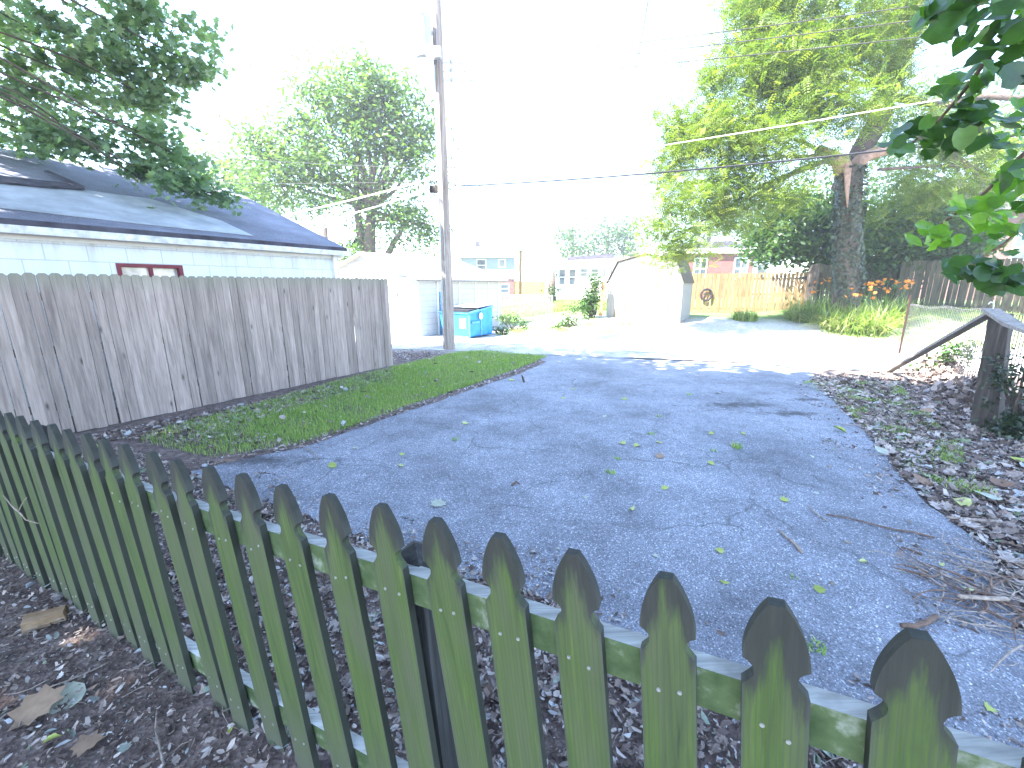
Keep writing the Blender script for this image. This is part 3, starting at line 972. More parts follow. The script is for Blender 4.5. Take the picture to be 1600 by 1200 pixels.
# pipe frame left of dumpster
pp = G(673, 503, 0); pp = P(673, 503, 15.2)
fb = thing('pipe_frame', (P(673, 503, 15.2).x, 15.2, 0), AROT, 'blue grey pipe frame standing against the low white garage left of the dumpster', 'pipe frame')
MB().tube([(0, 0, 0), (0, 0, 1.32)], .035, 8).build('upright', M['blue_edge'], fb)
MB().tube([(.45, .05, 0), (.45, .05, 1.5)], .03, 8).build('upright', M['blue_edge'], fb)
MB().tube([(0, 0, 1.24), (.45, .05, 1.24)], .03, 8).build('crossbar', M['blue_edge'], fb)

# ------------------------------------------------------------------ utility pole
ub = G(702, 546, 0)
up = thing('utility_pole', ub, 0, 'tall brown wooden utility pole carrying a grey transformer at the driveway corner', 'utility pole')
utop = P(679, -60, ub.y)
n_ = 26
pts = [Vector((0, 0, -.1)).lerp(utop - ub, i / n_) for i in range(n_ + 1)]
rad = [.165 - .055 * i / n_ + random.uniform(-.002, .002) for i in range(n_ + 1)]
MB().tube(pts, rad, 18).build('pole', M['pole'], up, smooth=True)
tr = P(661, 64, ub.y - .25)
tx = tr.x - ub.x; ty = tr.y - ub.y
zt = P(661, 26, ub.y - .25).z; zb_ = P(661, 95, ub.y - .25).z
tb = MB(); tb.tube([(tx, ty, zb_), (tx, ty, zb_ + .03), (tx, ty, zb_ + .06), (tx, ty, zt - .08), (tx, ty, zt - .03), (tx, ty, zt)], [.17, .20, .205, .205, .215, .10], 24)
tfm = tb.build('transformer', M['transformer'], up, smooth=False)
bb = MB()
for dx in (-.08, .09): bb.tube([(tx + dx, ty, zt - .03), (tx + dx, ty, zt + .05), (tx + dx, ty, zt + .12), (tx + dx, ty, zt + .16)], [.025, .045, .03, .02], 10)
bb.build('bushing', M['metal'], tfm)
for bx_ in ((tx + .18, -.1, ty - .05, ty + .05, zt - .35, zt - .29), (tx + .18, -.1, ty - .05, ty + .05, zb_ + .15, zb_ + .21)):
    MB().box(*bx_).build('bracket', M['metal'], tfm)
MB().box(tx + .1, tx + .42, ty - .22, ty - .08, zb_ - .02, zb_ + .2).build('fuse_box', M['metal'], tfm)
gw = MB(); gw.tube([pts[i] + Vector((-.0, -(rad[i] + .008), 0)) for i in range(2, 24)], .008, 5); gw.build('ground_wire', M['metal'], up)
for k, vv in enumerate((78, 100, 113, 128, 262, 288)):
    z = P(690, vv, ub.y).z
    if k < 1: continue
    MB().tube([(-.05, 0, z), (.30, -.10, z)], .014, 6).build('bracket', M['metal'], up)
    MB().tube([(.30, -.10, z - .05), (.30, -.10, z - .02), (.30, -.10, z + .02), (.30, -.10, z + .05)], [.03, .045, .045, .03], 10).build('insulator', M['transformer'], up)
MB().box(-.34, -.12, -.13, .0, P(690, 302, ub.y).z, P(690, 292, ub.y).z).build('cable_bracket', M['old_dark'], up)
MB().tube([(-.11, -.12, .2 + k * .01) if k == 0 else (-.13, -.1, 3.2 + k) for k in range(2)], .02, 6).build('conduit', M['metal'], up)
MB().tube([pts[0] + Vector((-.12, -.12, 2.5)), P(690, 105, ub.y) - ub + Vector((-.16, -.1, 0))], .022, 6).build('conduit', M['metal'], up)

# ------------------------------------------------------------------ power lines
def sag(a, b, s_, n=24):
    a = Vector(a); b = Vector(b)
    return [a.lerp(b, i / n) - Vector((0, 0, s_ * 4 * (i / n) * (1 - i / n))) for i in range(n + 1)]
def extend(a, b, f):
    a = Vector(a); b = Vector(b)
    return b + (b - a) * f
def wire(name, a, mid, r, m, label, f=1.0, s_=.12, cat='cable'):
    e = extend(a, mid, f)
    o = MB().tube(sag(a, e, s_, 40), r, 5).build(name, m)
    tag(o, label, cat)
    return o
pz = lambda v: P(695, v, ub.y - .1) + Vector((.25, 0, 0))
o = wire('power_line', pz(291), P(1400, 211, 7.6), .017, M['cable'], 'thick dark twisted service cable running right from the pole, lowest of the lines', .8, .22)
hb = MB(); c_ = P(752, 288, 11.1); hb.box(c_.x - .07, c_.x + .05, c_.y - .03, c_.y + .03, c_.z - .10, c_.z + .02); c_ = P(725, 289, 11.3)
hb.box(c_.x - .08, c_.x + .03, c_.y - .03, c_.y + .03, c_.z - .07, c_.z + .02); hb.build('splice_box', M['transformer'], o)
wire('power_line', P(760, 268, 11.0), P(1440, 150, 7.4), .009, M['wire_white'], 'pale cable crossing the big tree just above the thick dark cable', .8, .1)
for k, (v0, m_, lab) in enumerate(((100, (1430, -4), 'upper'), (113, (1420, 20), 'middle'), (128, (1410, 48), 'lower'))):
    o = wire('power_line', pz(v0), P(*m_, 8.0), .008, M['wire'], '%s of the three thin parallel power lines high at upper right' % lab, 1.0, .12)
    cb_ = MB(); cc_ = P(971, 60 + 21 * k, 10.0); cb_.tube([cc_ - Vector((.03, 0, 0)), cc_ + Vector((.03, 0, 0))], .025, 8)
    cb_.build('clamp', M['transformer'], o); cb_ = MB()
    a_ = pz(v0) + Vector((.1, 0, 0)); cb_.tube([a_, a_ + Vector((.3, -.1, .02)), a_ + Vector((.75, -.3, .04))], [.012, .03, .01], 6)
    cb_.build('clamp', M['transformer'], o)
wire('power_line', P(995, 105, 10.0), P(1013, 0, 6.5), .008, M['wire'], 'single thin wire hanging steeply at the top centre of the sky', 1.0, .0)
wire('power_line', pz(276) - Vector((.4, 0, 0)), P(442, 332, 15.0), .022, M['wire_white'], 'upper of the two thick pale cables sloping down left from the pole', .5, .1)
wire('power_line', pz(291) - Vector((.4, 0, 0)), P(484, 347, 15.0), .024, M['wire_white'], 'lower of the two thick pale cables sloping down left from the pole', .5, .1)
wire('power_line', pz(264) - Vector((.4, 0, 0)), P(370, 243, 15), .008, M['cable'], 'thin dark wire crossing the tree left of the pole, upper one', 1.2, .1)
wire('power_line', P(684, 284, 11.4), P(300, 281, 14), .008, M['cable'], 'thin dark wire crossing the tree left of the pole, lower one', 1.2, .1)

# ------------------------------------------------------------------ storage shed
sb = P(947, 494, 17.2); sb2 = P(1063, 495, 15.6)
sx_ = (Vector((sb2.x, sb2.y, 0)) - Vector((sb.x, sb.y, 0)))
SW = sx_.length
base_z = .42
sh = thing('storage_shed', (sb.x, sb.y, base_z), math.atan2(sx_.y, sx_.x), 'white metal barn roofed garden shed with rust stained double doors', 'shed')
SH = P(947, 441.5, 17.0).z - base_z; SK = P(963, 410, 17.0).z - base_z; SR = P(1005, 399, 16.8).z - base_z
kx = .40
gam = [(0, -.0), (SW, -.0), (SW, SH), (SW - kx * .75, SK), (SW / 2, SR), (kx, SK), (0, SH)]
SL = 1.7
sb_ = MB()
sb_.prism([(x, 0, z) for x, z in gam], (0, 0, 0), (0, .03, 0)); sb_.prism([(x, SL, z) for x, z in gam], (0, -.03, 0), (0, 0, 0))
sb_.box(0, .03, .03, SL - .03, 0, SH); sb_.box(SW - .03, SW, .03, SL - .03, 0, SH)
sb_.build('wall', M['shed_tin'], sh)
rr = MB()
gl_ = [(SW + .05, SH - .03), (SW - kx * .75 + .03, SK + .02), (SW / 2, SR + .03), (kx - .03, SK + .02), (-.05, SH - .03)]
inner = [(x, z + .035) for x, z in gl_]
rr.prism([(x, -.06, z) for x, z in gl_ + inner[::-1]], (0, 0, 0), (0, SL + .1, 0))
rr.build('roof', M['brown_metal'], sh)
def rust_door():
    m, t, b = mat('rusted_white_door')
    v = coords(t, (3, 3, .9))
    f = noise(t, v, 1.4, 5)
    c = mixc(t, (.30, .29, .275), (.14, .07, .02), ramp(t, [(.56, 0), (.66, .85)], f).outputs[0])
    tc = N(t, 'ShaderNodeTexCoord'); sp = N(t, 'ShaderNodeSeparateXYZ'); t.links.new(tc.outputs['Object'], sp.inputs[0])
    fr_ = math_(t, 'FRACT', math_(t, 'DIVIDE', sp.outputs[0], .3))
    c = mixc(t, c, (.05, .045, .04), ramp(t, [(0, .8), (.06, 0)], fr_).outputs[0])
    t.links.new(c, b.inputs['Base Color'])
    b.inputs['Roughness'].default_value = .5
    bump(t, b, fr_, .4, .01)
    return m
M['rust_door'] = rust_door()
dz = P(962, 428, 17.0).z - base_z
for x0, x1 in ((.34, SW / 2 - .01), (SW / 2 + .01, SW - .5)):
    dd = MB().box(x0, x1, -.035, -.003, .06, dz).build('door', M['rust_door'], sh)
    MB().box(x1 - .1 if x0 < 1 else x0 + .07, x1 - .07 if x0 < 1 else x0 + .1, -.06, -.037, dz * .45, dz * .55).build('handle', M['metal'], dd)
MB().box(.28, SW - .44, -.04, -.003, dz + .004, dz + .06).build('door_track', M['metal'], sh)
MB().box(-.04, SW + .04, -.05, SL, -.45, -.002).build('floor_slab', M['old_wood'], sh)

# ------------------------------------------------------------------ cedar fence and gate behind shed
f0 = P(1079, 487, 20.0); f1 = P(1258, 486, 19.3)
fx = Vector((f1.x - f0.x, f1.y - f0.y, 0)); FL = fx.length
cz = .38
cf = thing('cedar_fence', (f0.x, f0.y, cz), math.atan2(fx.y, fx.x), 'short run of new yellow cedar boards between the shed and the gate', 'fence')
gx0 = FL * (1145 - 1079) / (1258 - 1079)
cg_loc = Vector((f0.x, f0.y, cz)) + fx.normalized() * gx0
cg = thing('cedar_gate', cg_loc, math.atan2(fx.y, fx.x), 'wide new cedar board gate with house number and a black strap hinge', 'gate')
ztop = P(1079, 427, 20.0).z - cz
cpm = dogear(.135, ztop - .05, .018, .012).mesh('board', M['cedar'])
def cedar(root, L, off):
    x = .07
    while x < L:
        o = bpy.data.objects.new('board', cpm); o.parent = root
        o.location = (x, 0, ztop + random.uniform(-.02, .02)); o.rotation_euler = (0, R(random.uniform(-.9, .9)), 0)
        col.objects.link(o); x += .168
    for z in (.28, ztop * .5, ztop - .25):
        MB().box(0.02, L - .02, .02, .06, z - .045, z + .045).build('rail', M['cedar'], root)
cedar(cf, gx0 - .03, 0); cedar(cg, FL - gx0 - .12, 0)
MB().box(-.05, .04, .062, .15, -.3, ztop + .0).build('post', M['cedar'], cf)
MB().box(FL - gx0 - .14, FL - gx0 - .02, -.01, .08, -.3, ztop + .02).build('post', M['cedar'], cg)
gbx = FL - gx0
hg = MB(); hz = ztop - .22
hg.prism([(gbx - .62, -.012, hz - .015), (gbx - .25, -.012, hz - .03), (gbx - .22, -.012, hz - .09), (gbx - .14, -.012, hz - .10), (gbx - .14, -.012, hz + .10), (gbx - .22, -.012, hz + .09), (gbx - .25, -.012, hz + .03), (gbx - .62, -.012, hz + .015)], (0, 0, 0), (0, .008, 0))
hg.build('hinge', M['cable'], cg)
cu = bpy.data.curves.new('number_text', 'FONT'); cu.body = '6302'; cu.size = .30; cu.extrude = .004
to = bpy.data.objects.new('number_text', cu); col.objects.link(to)
bpy.context.view_layer.update()
tm = bpy.data.meshes.new_from_object(to.evaluated_get(bpy.context.evaluated_depsgraph_get()))
bpy.data.objects.remove(to); tm.materials.clear(); tm.materials.append(M['cable'])
no = bpy.data.objects.new('house_number', tm); no.parent = cg
no.location = (gbx - 1.62, -.009, ztop - .33); no.rotation_euler = (R(90), 0, 0); col.objects.link(no)
# coiled hose on the cedar fence
hc = P(1106, 461, 19.7)
hb = MB()
for k in range(5):
    rr_ = .20 + .018 * k
    hb.tube([(rr_ * math.cos(a), -.02 * (k % 3), rr_ * 1.08 * math.sin(a) + random.uniform(-.006, .006)) for a in np.linspace(0, 2 * math.pi, 26)], .013, 5, cap=False)
hb.tube([(-.02, -.03, .22), (-.1, -.04, 0), (-.14, -.05, -.12)], .016, 5)
ho = hb.build('hose_coil', M['cable'], loc=(hc.x, 19.85, hc.z), rot=(0, 0, math.atan2(fx.y, fx.x)))
tag(ho, 'black coiled garden hose hung on the cedar fence beside the shed', 'hose')

# ------------------------------------------------------------------ brown mossy fence at right
def board_fence(a, b, ztop, zbot, name, label, m, pitch=.15):
    a = Vector((a.x, a.y, 0)); b = Vector((b.x, b.y, 0))
    d = b - a; L = d.length
    r_ = thing(name, (a.x, a.y, 0), math.atan2(d.y, d.x), label, 'fence')
    pmz = dogear(.135, ztop - zbot, .02, .02).mesh('plank', m)
    x = .07
    while x < L:
        o = bpy.data.objects.new('plank', pmz); o.parent = r_
        o.location = (x, 0, ztop + random.uniform(-.03, .03)); o.rotation_euler = (0, R(random.uniform(-1, 1)), 0)
        col.objects.link(o); x += pitch
    for z in (zbot + .3, ztop - .3):
        MB().box(0, L, .023, .06, z - .05, z + .05).build('rail', m, r_)
    return r_
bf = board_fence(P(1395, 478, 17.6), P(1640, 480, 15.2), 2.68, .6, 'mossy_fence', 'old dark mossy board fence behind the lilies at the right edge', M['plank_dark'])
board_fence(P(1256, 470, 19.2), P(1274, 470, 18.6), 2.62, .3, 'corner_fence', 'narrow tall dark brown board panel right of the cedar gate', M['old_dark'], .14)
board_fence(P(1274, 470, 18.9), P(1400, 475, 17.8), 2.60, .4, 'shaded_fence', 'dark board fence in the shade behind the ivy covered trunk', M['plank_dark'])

# ------------------------------------------------------------------ houses
# blue duplex, far
Yb = 46
hx0 = P(720, 404, Yb).x; hx1 = P(803, 404, Yb).x
bh = thing('house', (hx0, Yb, 0), 0, 'blue grey two storey house with a pink brick ground floor beyond the chain link fence', 'house')
Wb = hx1 - hx0; ez_ = P(760, 402, Yb).z; mz_ = P(760, 435, Yb).z
MB().box(0, Wb, 0, 8, mz_ + .05, ez_).build('upper_wall', M['lap_blue'], bh)
MB().box(0, Wb, .05, 8, 0, mz_ - .05).build('lower_wall', M['brick_red'], bh)
MB().box(-.1, Wb + .02, -.05, 8, mz_ - .05, mz_ + .05).build('band', M['white_trim'], bh)
rz_ = P(760, 380, Yb).z
MB().prism([(-.4, -.4, ez_), (-.4, 4, rz_ + .6), (-.4, 8.4, ez_)], (0, 0, 0), (Wb + .4, 0, 0)).build('roof', M['roof_light'], bh)
def px2x(u, Y, x0): return P(u, 440, Y).x - x0
def win_px(par, x0, Y, u0, u1, v0, v1, **kw):
    z1 = P(u0, v0, Y).z - par.location.z; z0 = P(u0, v1, Y).z - par.location.z
    return window(par, (px2x(u0, Y, x0) + px2x(u1, Y, x0)) / 2, z0, px2x(u1, Y, x0) - px2x(u0, Y, x0), z1 - z0, **kw)
win_px(bh, hx0, Yb, 745, 760, 405, 424); win_px(bh, hx0, Yb, 779, 790, 405, 418, mull=False)
win_px(bh, hx0, Yb, 772, 780, 444, 462, y=.05); win_px(bh, hx0, Yb, 782, 796, 444, 458, y=.05)
for u in (743, 812):
    c_ = P(u, 380, Yb); MB().box(c_.x - hx0 - .25, c_.x - hx0 + .25, 2.2, 2.8, c_.z - .9, c_.z + .4).build('chimney', M['roof_dark'], bh)
wh = thing('house', (hx1 + .03, Yb, 0), 0, 'white and tan walled house attached to the right of the blue house', 'house')
Ww = P(868, 440, Yb).x - hx1
MB().box(0, Ww, 0.1, 8, mz_ - .3, ez_ + .8).build('upper_wall', M['white_paint'], wh)
MB().box(0, Ww, 0.12, 8, 0, mz_ - .3).build('lower_wall', M['tan'], wh)
MB().prism([(0, -.3, ez_ + .8), (0, 4, rz_ + 1), (0, 8.4, ez_ + .8)], (0, 0, 0), (Ww, 0, 0)).build('roof', M['roof_light'], wh)
pp_ = P(813, 470, 30)
tp = thing('timber_post', (pp_.x, 30, 0), 0, 'slender orange brown timber post standing in front of the white and tan house', 'post')
MB().tube([(0, 0, 0), (0, 0, P(813, 392, 30).z)], .10, 8).build('shaft', M['cedar'], tp)
MB().box(-.16, .16, -.16, .16, P(813, 392, 30).z, P(813, 378, 30).z).build('cap', M['transformer'], tp)

# white cottage
Yc = 33
cx0 = P(862, 420, Yc).x; cx1 = P(1000, 420, Yc).x
ct = thing('cottage', (cx0, Yc, 0), 0, 'white cottage with a row of dark sash windows left of the shed', 'house')
Wc = cx1 - cx0
cez = P(862, 412, Yc).z; cez2 = P(990, 404, Yc).z
MB().prism([(0, 0, 0), (Wc, 0, 0), (Wc, 0, cez2), (0, 0, cez)], (0, 0, 0), (0, 6, 0)).build('wall', M['white_paint'], ct)
MB().prism([(-.3, -.4, cez), (Wc, -.4, cez2), (Wc, -.4, cez2 + .12), (-.3, -.4, cez + .12)], (0, 0, 0), (0, 7, 0)).build('roof', M['roof_light'], ct)
rb_ = MB(); c_ = P(887, 405, Yc + 1).x - cx0; d_ = P(958, 404, Yc + 1).x - cx0
rb_.prism([(c_, 1, cez + .1), (d_, 1, cez + .35), (d_, 1, cez2 + .45), (c_, 1, cez + .55)], (0, 0, 0), (0, 3, 0)); rb_.build('roof_ridge', M['roof_dark'], ct)
for (u0, u1, v0, v1) in ((872, 884, 420, 446), (888, 900, 420, 446), (905, 918, 419, 433), (922, 935, 419, 433)):
    win_px(ct, cx0, Yc, u0, u1, v0, v1)
for (u0, u1) in ((941, 946), (947, 951), (952, 956)):
    win_px(ct, cx0, Yc, u0, u1, 419, 433, mull=False)
MB().box(P(868, 450, Yc).x - cx0, P(905, 450, Yc).x - cx0, -.12, -.002, P(870, 451, Yc).z, P(870, 448, Yc).z).build('sill', M['siding_blue'], ct)

# red brick house
Yr = 30
rx0 = P(1062, 420, Yr).x; rx1 = P(1172, 420, Yr).x
rh = thing('house', (rx0, Yr, 0), R(-4), 'red painted brick house with white framed arched windows behind the cedar fence', 'house')
Wr = rx1 - rx0
rez = P(1100, 396, Yr).z
MB().box(0, Wr, 0, 8, 0, rez).build('wall', M['brick_red'], rh)
MB().box(-.2, Wr + .2, -.2, 8, rez, rez + .32).build('cornice', M['white_trim'], rh)
MB().prism([(-.2, .3, rez + .32), (Wr + .2, .3, rez + .32), (Wr - 1.5, .3, rez + .85), (1.0, .3, rez + .8)], (0, 0, 0), (0, 5, 0)).build('roof', M['roof_dark'], rh)
for (u0, u1) in ((1081, 1101), (1141, 1162)):
    zz1 = P(u0, 403, Yr).z; x0_ = px2x(u0, Yr, rx0); x1_ = px2x(u1, Yr, rx0)
    window(rh, (x0_ + x1_) / 2, zz1 - 1.45, x1_ - x0_, 1.45, cross=True)
    ar = MB(); cxx = (x0_ + x1_) / 2; hw = (x1_ - x0_) / 2
    ar.prism([(cxx + hw * 1.08 * math.cos(a), 0, zz1 + .16 * math.sin(a)) for a in np.linspace(0, math.pi, 9)], (0, -.03, 0), (0, -.002, 0))
    ar.build('window_arch', M['roof_dark'], rh)
# white annex
ax0 = P(1172, 420, Yr + .5).x; ax1 = P(1215, 420, Yr + .5).x
an_ = thing('porch_annex', (ax0, Yr + .6, 0), R(-4), 'white timber annex on the right side of the red brick house', 'annex')
MB().box(0.02, ax1 - ax0, 0, 5, 0, P(1190, 402, Yr).z).build('wall', M['white_paint'], an_)
MB().prism([(0, -.2, P(1190, 402, Yr).z), (ax1 - ax0 + .2, -.2, P(1190, 402, Yr).z), (ax1 - ax0 + .2, 5, P(1190, 396, Yr).z), (0, 5, P(1190, 396, Yr).z)], (0, 0, 0), (0, 0, .12)).build('roof', M['roof_light'], an_)
win_px(an_, ax0, Yr + .6, 1179, 1196, 412, 430, mull=False)
# brick house far right
Yq = 24
qx0 = P(1535, 380, Yq).x
qh = thing('brick_house', (qx0, Yq, 0), R(-14), 'weathered brick house with a white arched window above the mossy fence', 'house')
MB().box(0, 12, 0, 9, 0, P(1560, 332, Yq).z).build('wall', M['brick_old'], qh)
MB().prism([(-.4, -.4, P(1560, 332, Yq).z), (-.4, 4.5, P(1560, 332, Yq).z + 2.4), (-.4, 9.4, P(1560, 332, Yq).z)], (0, 0, 0), (13, 0, 0)).build('roof', M['roof_dark'], qh)
xw = (P(1586, 390, Yq).x - qx0) * 1.0
fo = window(qh, xw + .1, P(1580, 408, Yq).z, 1.3, 1.35, mull=True)
ar = MB(); zz = P(1580, 408, Yq).z + 1.35
ar.prism([(xw + .1 + .65 * math.cos(a), 0, zz + .42 * math.sin(a)) for a in np.linspace(0, math.pi, 13)], (0, -.04, 0), (0, .0, 0)); ar.build('window_arch', M['white_trim'], qh)

# ------------------------------------------------------------------ chain link fence
cl0 = P(766, 492, 21); cl1 = P(862, 494, 20)
clf = thing('chain_link_fence', (cl0.x, cl0.y, 0), math.atan2(cl1.y - cl0.y, cl1.x - cl0.x), 'silver chain link fence in front of the far lawn between dumpster and cottage', 'fence')
CL = (Vector((cl1.x, cl1.y, 0)) - Vector((cl0.x, cl0.y, 0))).length
zt_ = P(800, 462, 20.5).z; zl = .1
cm = MB(); hh = zt_ - zl; stp_ = .075
k = -hh
while k < CL:
    for sgn in (1, -1):
        a0_, a1_ = (k, k + hh) if sgn > 0 else (k + hh, k)
        # clip to [0, CL]
        za, zb2 = zl, zt_
        xa, xb = a0_, a1_
        def cut(xa, za, xb, zb2):
            pts_ = [(xa, za), (xb, zb2)]
            out = []
            for (x, z), (x2, z2) in ((pts_[0], pts_[1]), (pts_[1], pts_[0])):
                if x < 0 or x > CL:
                    lim = 0 if x < 0 else CL
                    if (x2 - lim) * (x - lim) > 0: return None
                    f = (lim - x) / (x2 - x); x, z = lim, z + (z2 - z) * f
                out.append((x, z))
            return out
        q = cut(xa, za, xb, zb2)
        if q: cm.tube([(q[0][0], .004 * sgn, q[0][1]), (q[1][0], .004 * sgn, q[1][1])], .004, 3, cap=False)
    k += stp_
cm.build('mesh', M['metal'], clf)
for x in (0, CL * .5, CL): MB().tube([(x, .04, 0), (x, .04, zt_ + .04)], .03, 8).build('post', M['metal'], clf)
MB().tube([(0, .04, zt_), (CL, .04, zt_)], .022, 8).build('top_rail', M['metal'], clf)

# ------------------------------------------------------------------ wire fence, post and brace at right
wa = G(1423, 552, 0); wb2 = Vector((4.6, 2.6, 0))
wd_ = (wb2 - wa); wd_.z = 0
WL = wd_.length
wf = thing('wire_fence', wa, math.atan2(wd_.y, wd_.x), 'sagging welded wire fence with ivy along the right side of the driveway', 'fence')
wm = MB()
def wtop(x): return 1.20 + .10 * min(1, x / 5) + .02 * math.sin(x * 3)
def wy(x, z): return .03 * math.sin(x * 1.1) * (1 - z) - .22 * S(1 - x / 3.2)
x = 0.0
while x < WL:
    tpz = wtop(x)
    wm.tube([(x, wy(x, z * tpz), z * tpz) for z in (0, .25, .5, .75, 1)], .0062, 3, cap=False)
    # looped top
    wm.tube([(x + .11 * (1 - math.cos(a)) / 2, wy(x, tpz), tpz + .05 * math.sin(a)) for a in np.linspace(0, math.pi, 6)], .005, 3, cap=False)
    x += .11
for z in (.02, .12, .24, .36, .5, .66, .82, .999):
    wm.tube([(x, wy(x, z * wtop(x)), z * wtop(x)) for x in np.arange(0, WL, .2)], .0034, 3, cap=False)
wm.build('mesh', M['wire'], wf)
MB().tube([(.25, -.26, 0), (.22, -.27, P(1424, 461, wa.y).z + .0)], .022, 8).build('stake', M['rust'], wf)
# timber post
pb = G(1540, 668, 0); ptp = P(1563, 497, pb.y + .05)
tpo = thing('corner_post', pb, 0, 'thick dark weathered timber post standing in the wire fence', 'post')
b = MB()
Lp = 1.40
def ring_at(z, hw_, cx_, cy_):
    rr = R(28)
    return [Vector((cx_ + hw_ * (i * math.cos(rr) - j * math.sin(rr)), cy_ + hw_ * (i * math.sin(rr) + j * math.cos(rr)), z)) for i, j in ((-1, -1), (1, -1), (1, 1), (-1, 1))]
zs_ = [0, .3, .7, 1.1, Lp]
for i, z in enumerate(zs_):
    f = z / Lp
    b.v += [tuple(q + Vector((random.uniform(-.004, .004), 0, 0))) for q in ring_at(z - (.05 if i == 0 else 0), .115 - .035 * f, (ptp.x - pb.x) * f, .05 * f)]
for i in range(len(zs_) - 1):
    for k in range(4): b.f.append((i * 4 + k, i * 4 + (k + 1) % 4, (i + 1) * 4 + (k + 1) % 4, (i + 1) * 4 + k))
b.f.append(tuple(len(b.v) - 4 + k for k in range(4)))
b.build('timber', M['old_dark'], tpo)
br0 = G(1388, 583, 0); 
brt = Vector((ptp.x - .06, ptp.y + .03, 1.42))
bm_ = MB().beam(br0 + Vector((0, 0, .03)), brt, .09, .04).build('diagonal_brace', M['old_wood'])
tag(bm_, 'grey timber board slanting from the ground up to the thick dark post', 'brace')
tl = MB()
c0 = Vector((ptp.x - .08, ptp.y + .06, 1.44)); c1 = c0 - D * 1.9 + Vector((0, 0, -.22))
tl.beam(c0, c0.lerp(c1, .35) - Vector((0, 0, .05)), .15, .035); tl.beam(c0.lerp(c1, .35) - Vector((0, 0, .05)), c1, .15, .035)
tag(tl.build('cap_rail', M['old_wood']), 'sagging grey cap board running right from the top of the dark post', 'rail')
hk = MB().tube([(0, 0, 0), (.0, 0, .05), (-.015, 0, .085), (-.05, 0, .09), (-.07, 0, .065)], .006, 6)
tag(hk.build('hook', M['white_trim'], loc=(brt.x - .02, brt.y, 1.44)), 'small pale hook on top of the diagonal brace', 'hook')

# timber leaning at left of shed
lp = P(945, 494, 17.2)
tag(MB().beam(P(938, 493, 16.6), P(944, 440, 16.9), .14, .10).build('leaning_post', M['cedar']), 'reddish wooden post leaning against the left side of the shed', 'post')
tag(MB().beam(P(926, 493, 17.4), P(930, 441, 17.6), .30, .05).build('leaning_board', M['old_wood']), 'grey board leaning behind the bush left of the shed', 'board')

# ------------------------------------------------------------------ foliage templates
def star(lobes, inner=.45, n0=.0):
    v = [(0, -1.0 if n0 else -.55, 0)]
    v = []
    k = lobes * 2
    for i in range(k):
        a = -math.pi / 2 + math.pi * 2 * (i + 1) / (k + 1)
        r_ = 1.0 if i % 2 == 0 else inner
        if i % 2 == 0: r_ *= .75 + .25 * math.sin((a + math.pi / 2) / 2)
        v.append((r_ * math.cos(a), r_ * math.sin(a), 0))
    return v
T_STAR = [(0, -.9, 0), (.18, -.35, 0), (.62, -.55, .06), (.45, -.1, 0), (1.0, .1, .1), (.42, .28, 0), (.5, .85, .08), (.16, .52, 0), (0, 1.1, 0), (-.16, .52, 0), (-.5, .85, .08), (-.42, .28, 0), (-1.0, .1, .1), (-.45, -.1, 0), (-.62, -.55, .06), (-.18, -.35, 0)]
F_STAR = [tuple(range(16))]
T_SYC = [(0, -.75, 0), (.28, -.52, 0), (.66, -.62, .08), (.66, -.15, 0), (1.0, .05, .12), (.62, .34, 0), (.56, .78, .1), (.24, .62, 0), (0, 1.05, .04), (-.22, .6, 0), (-.6, .8, .1), (-.6, .3, 0), (-.98, .08, .12), (-.64, -.18, 0), (-.6, -.6, .08), (-.26, -.5, 0)]
T_LEAF = [(0, -1, 0), (.42, -.3, .08), (.36, .45, .06), (0, 1, -.05), (-.36, .45, .06), (-.42, -.3, .08)]
F_LEAF = [(0, 1, 2, 3), (0, 3, 4, 5)]
T_TULIP = [(0, -.85, 0), (.42, -.78, .10), (.86, -.42, .18), (.62, -.02, .12), (.80, .46, .16), (.34, .66, .08), (0, .78, 0), (-.34, .66, .08), (-.80, .46, .16), (-.62, -.02, .12), (-.86, -.42, .18), (-.42, -.78, .10)]
F_TULIP = [(0, 1, 2, 3, 4, 5, 6), (0, 6, 7, 8, 9, 10, 11)]
T_HEART = [(0, -.7, 0), (.35, -.85, .07), (.72, -.55, .13), (.82, -.05, .15), (.62, .5, .11), (0, 1.05, -.06), (-.62, .5, .11), (-.82, -.05, .15), (-.72, -.55, .13), (-.35, -.85, .07)]
F_HEART = [(0, 1, 2, 3, 4, 5), (0, 5, 6, 7, 8, 9)]
def frond():
    v = []; f = []
    n = 7
    for i in range(n):
        y = -1 + 2 * i / (n - .3)
        z = -.22 * (y + 1) ** 2 * .5
        ln = .42 * (1 - .35 * abs(i / (n - 1) - .4) * 1.4)
        for s_ in (1, -1):
            b_ = len(v)
            v += [(0, y, z), (s_ * ln * .5, y - .075 + .06, z + .03), (s_ * ln, y + .14, z - .05), (s_ * ln * .5, y + .15, z + .03)]
            f.append((b_, b_ + 1, b_ + 2, b_ + 3))
    return v, f
T_FR, F_FR = frond()

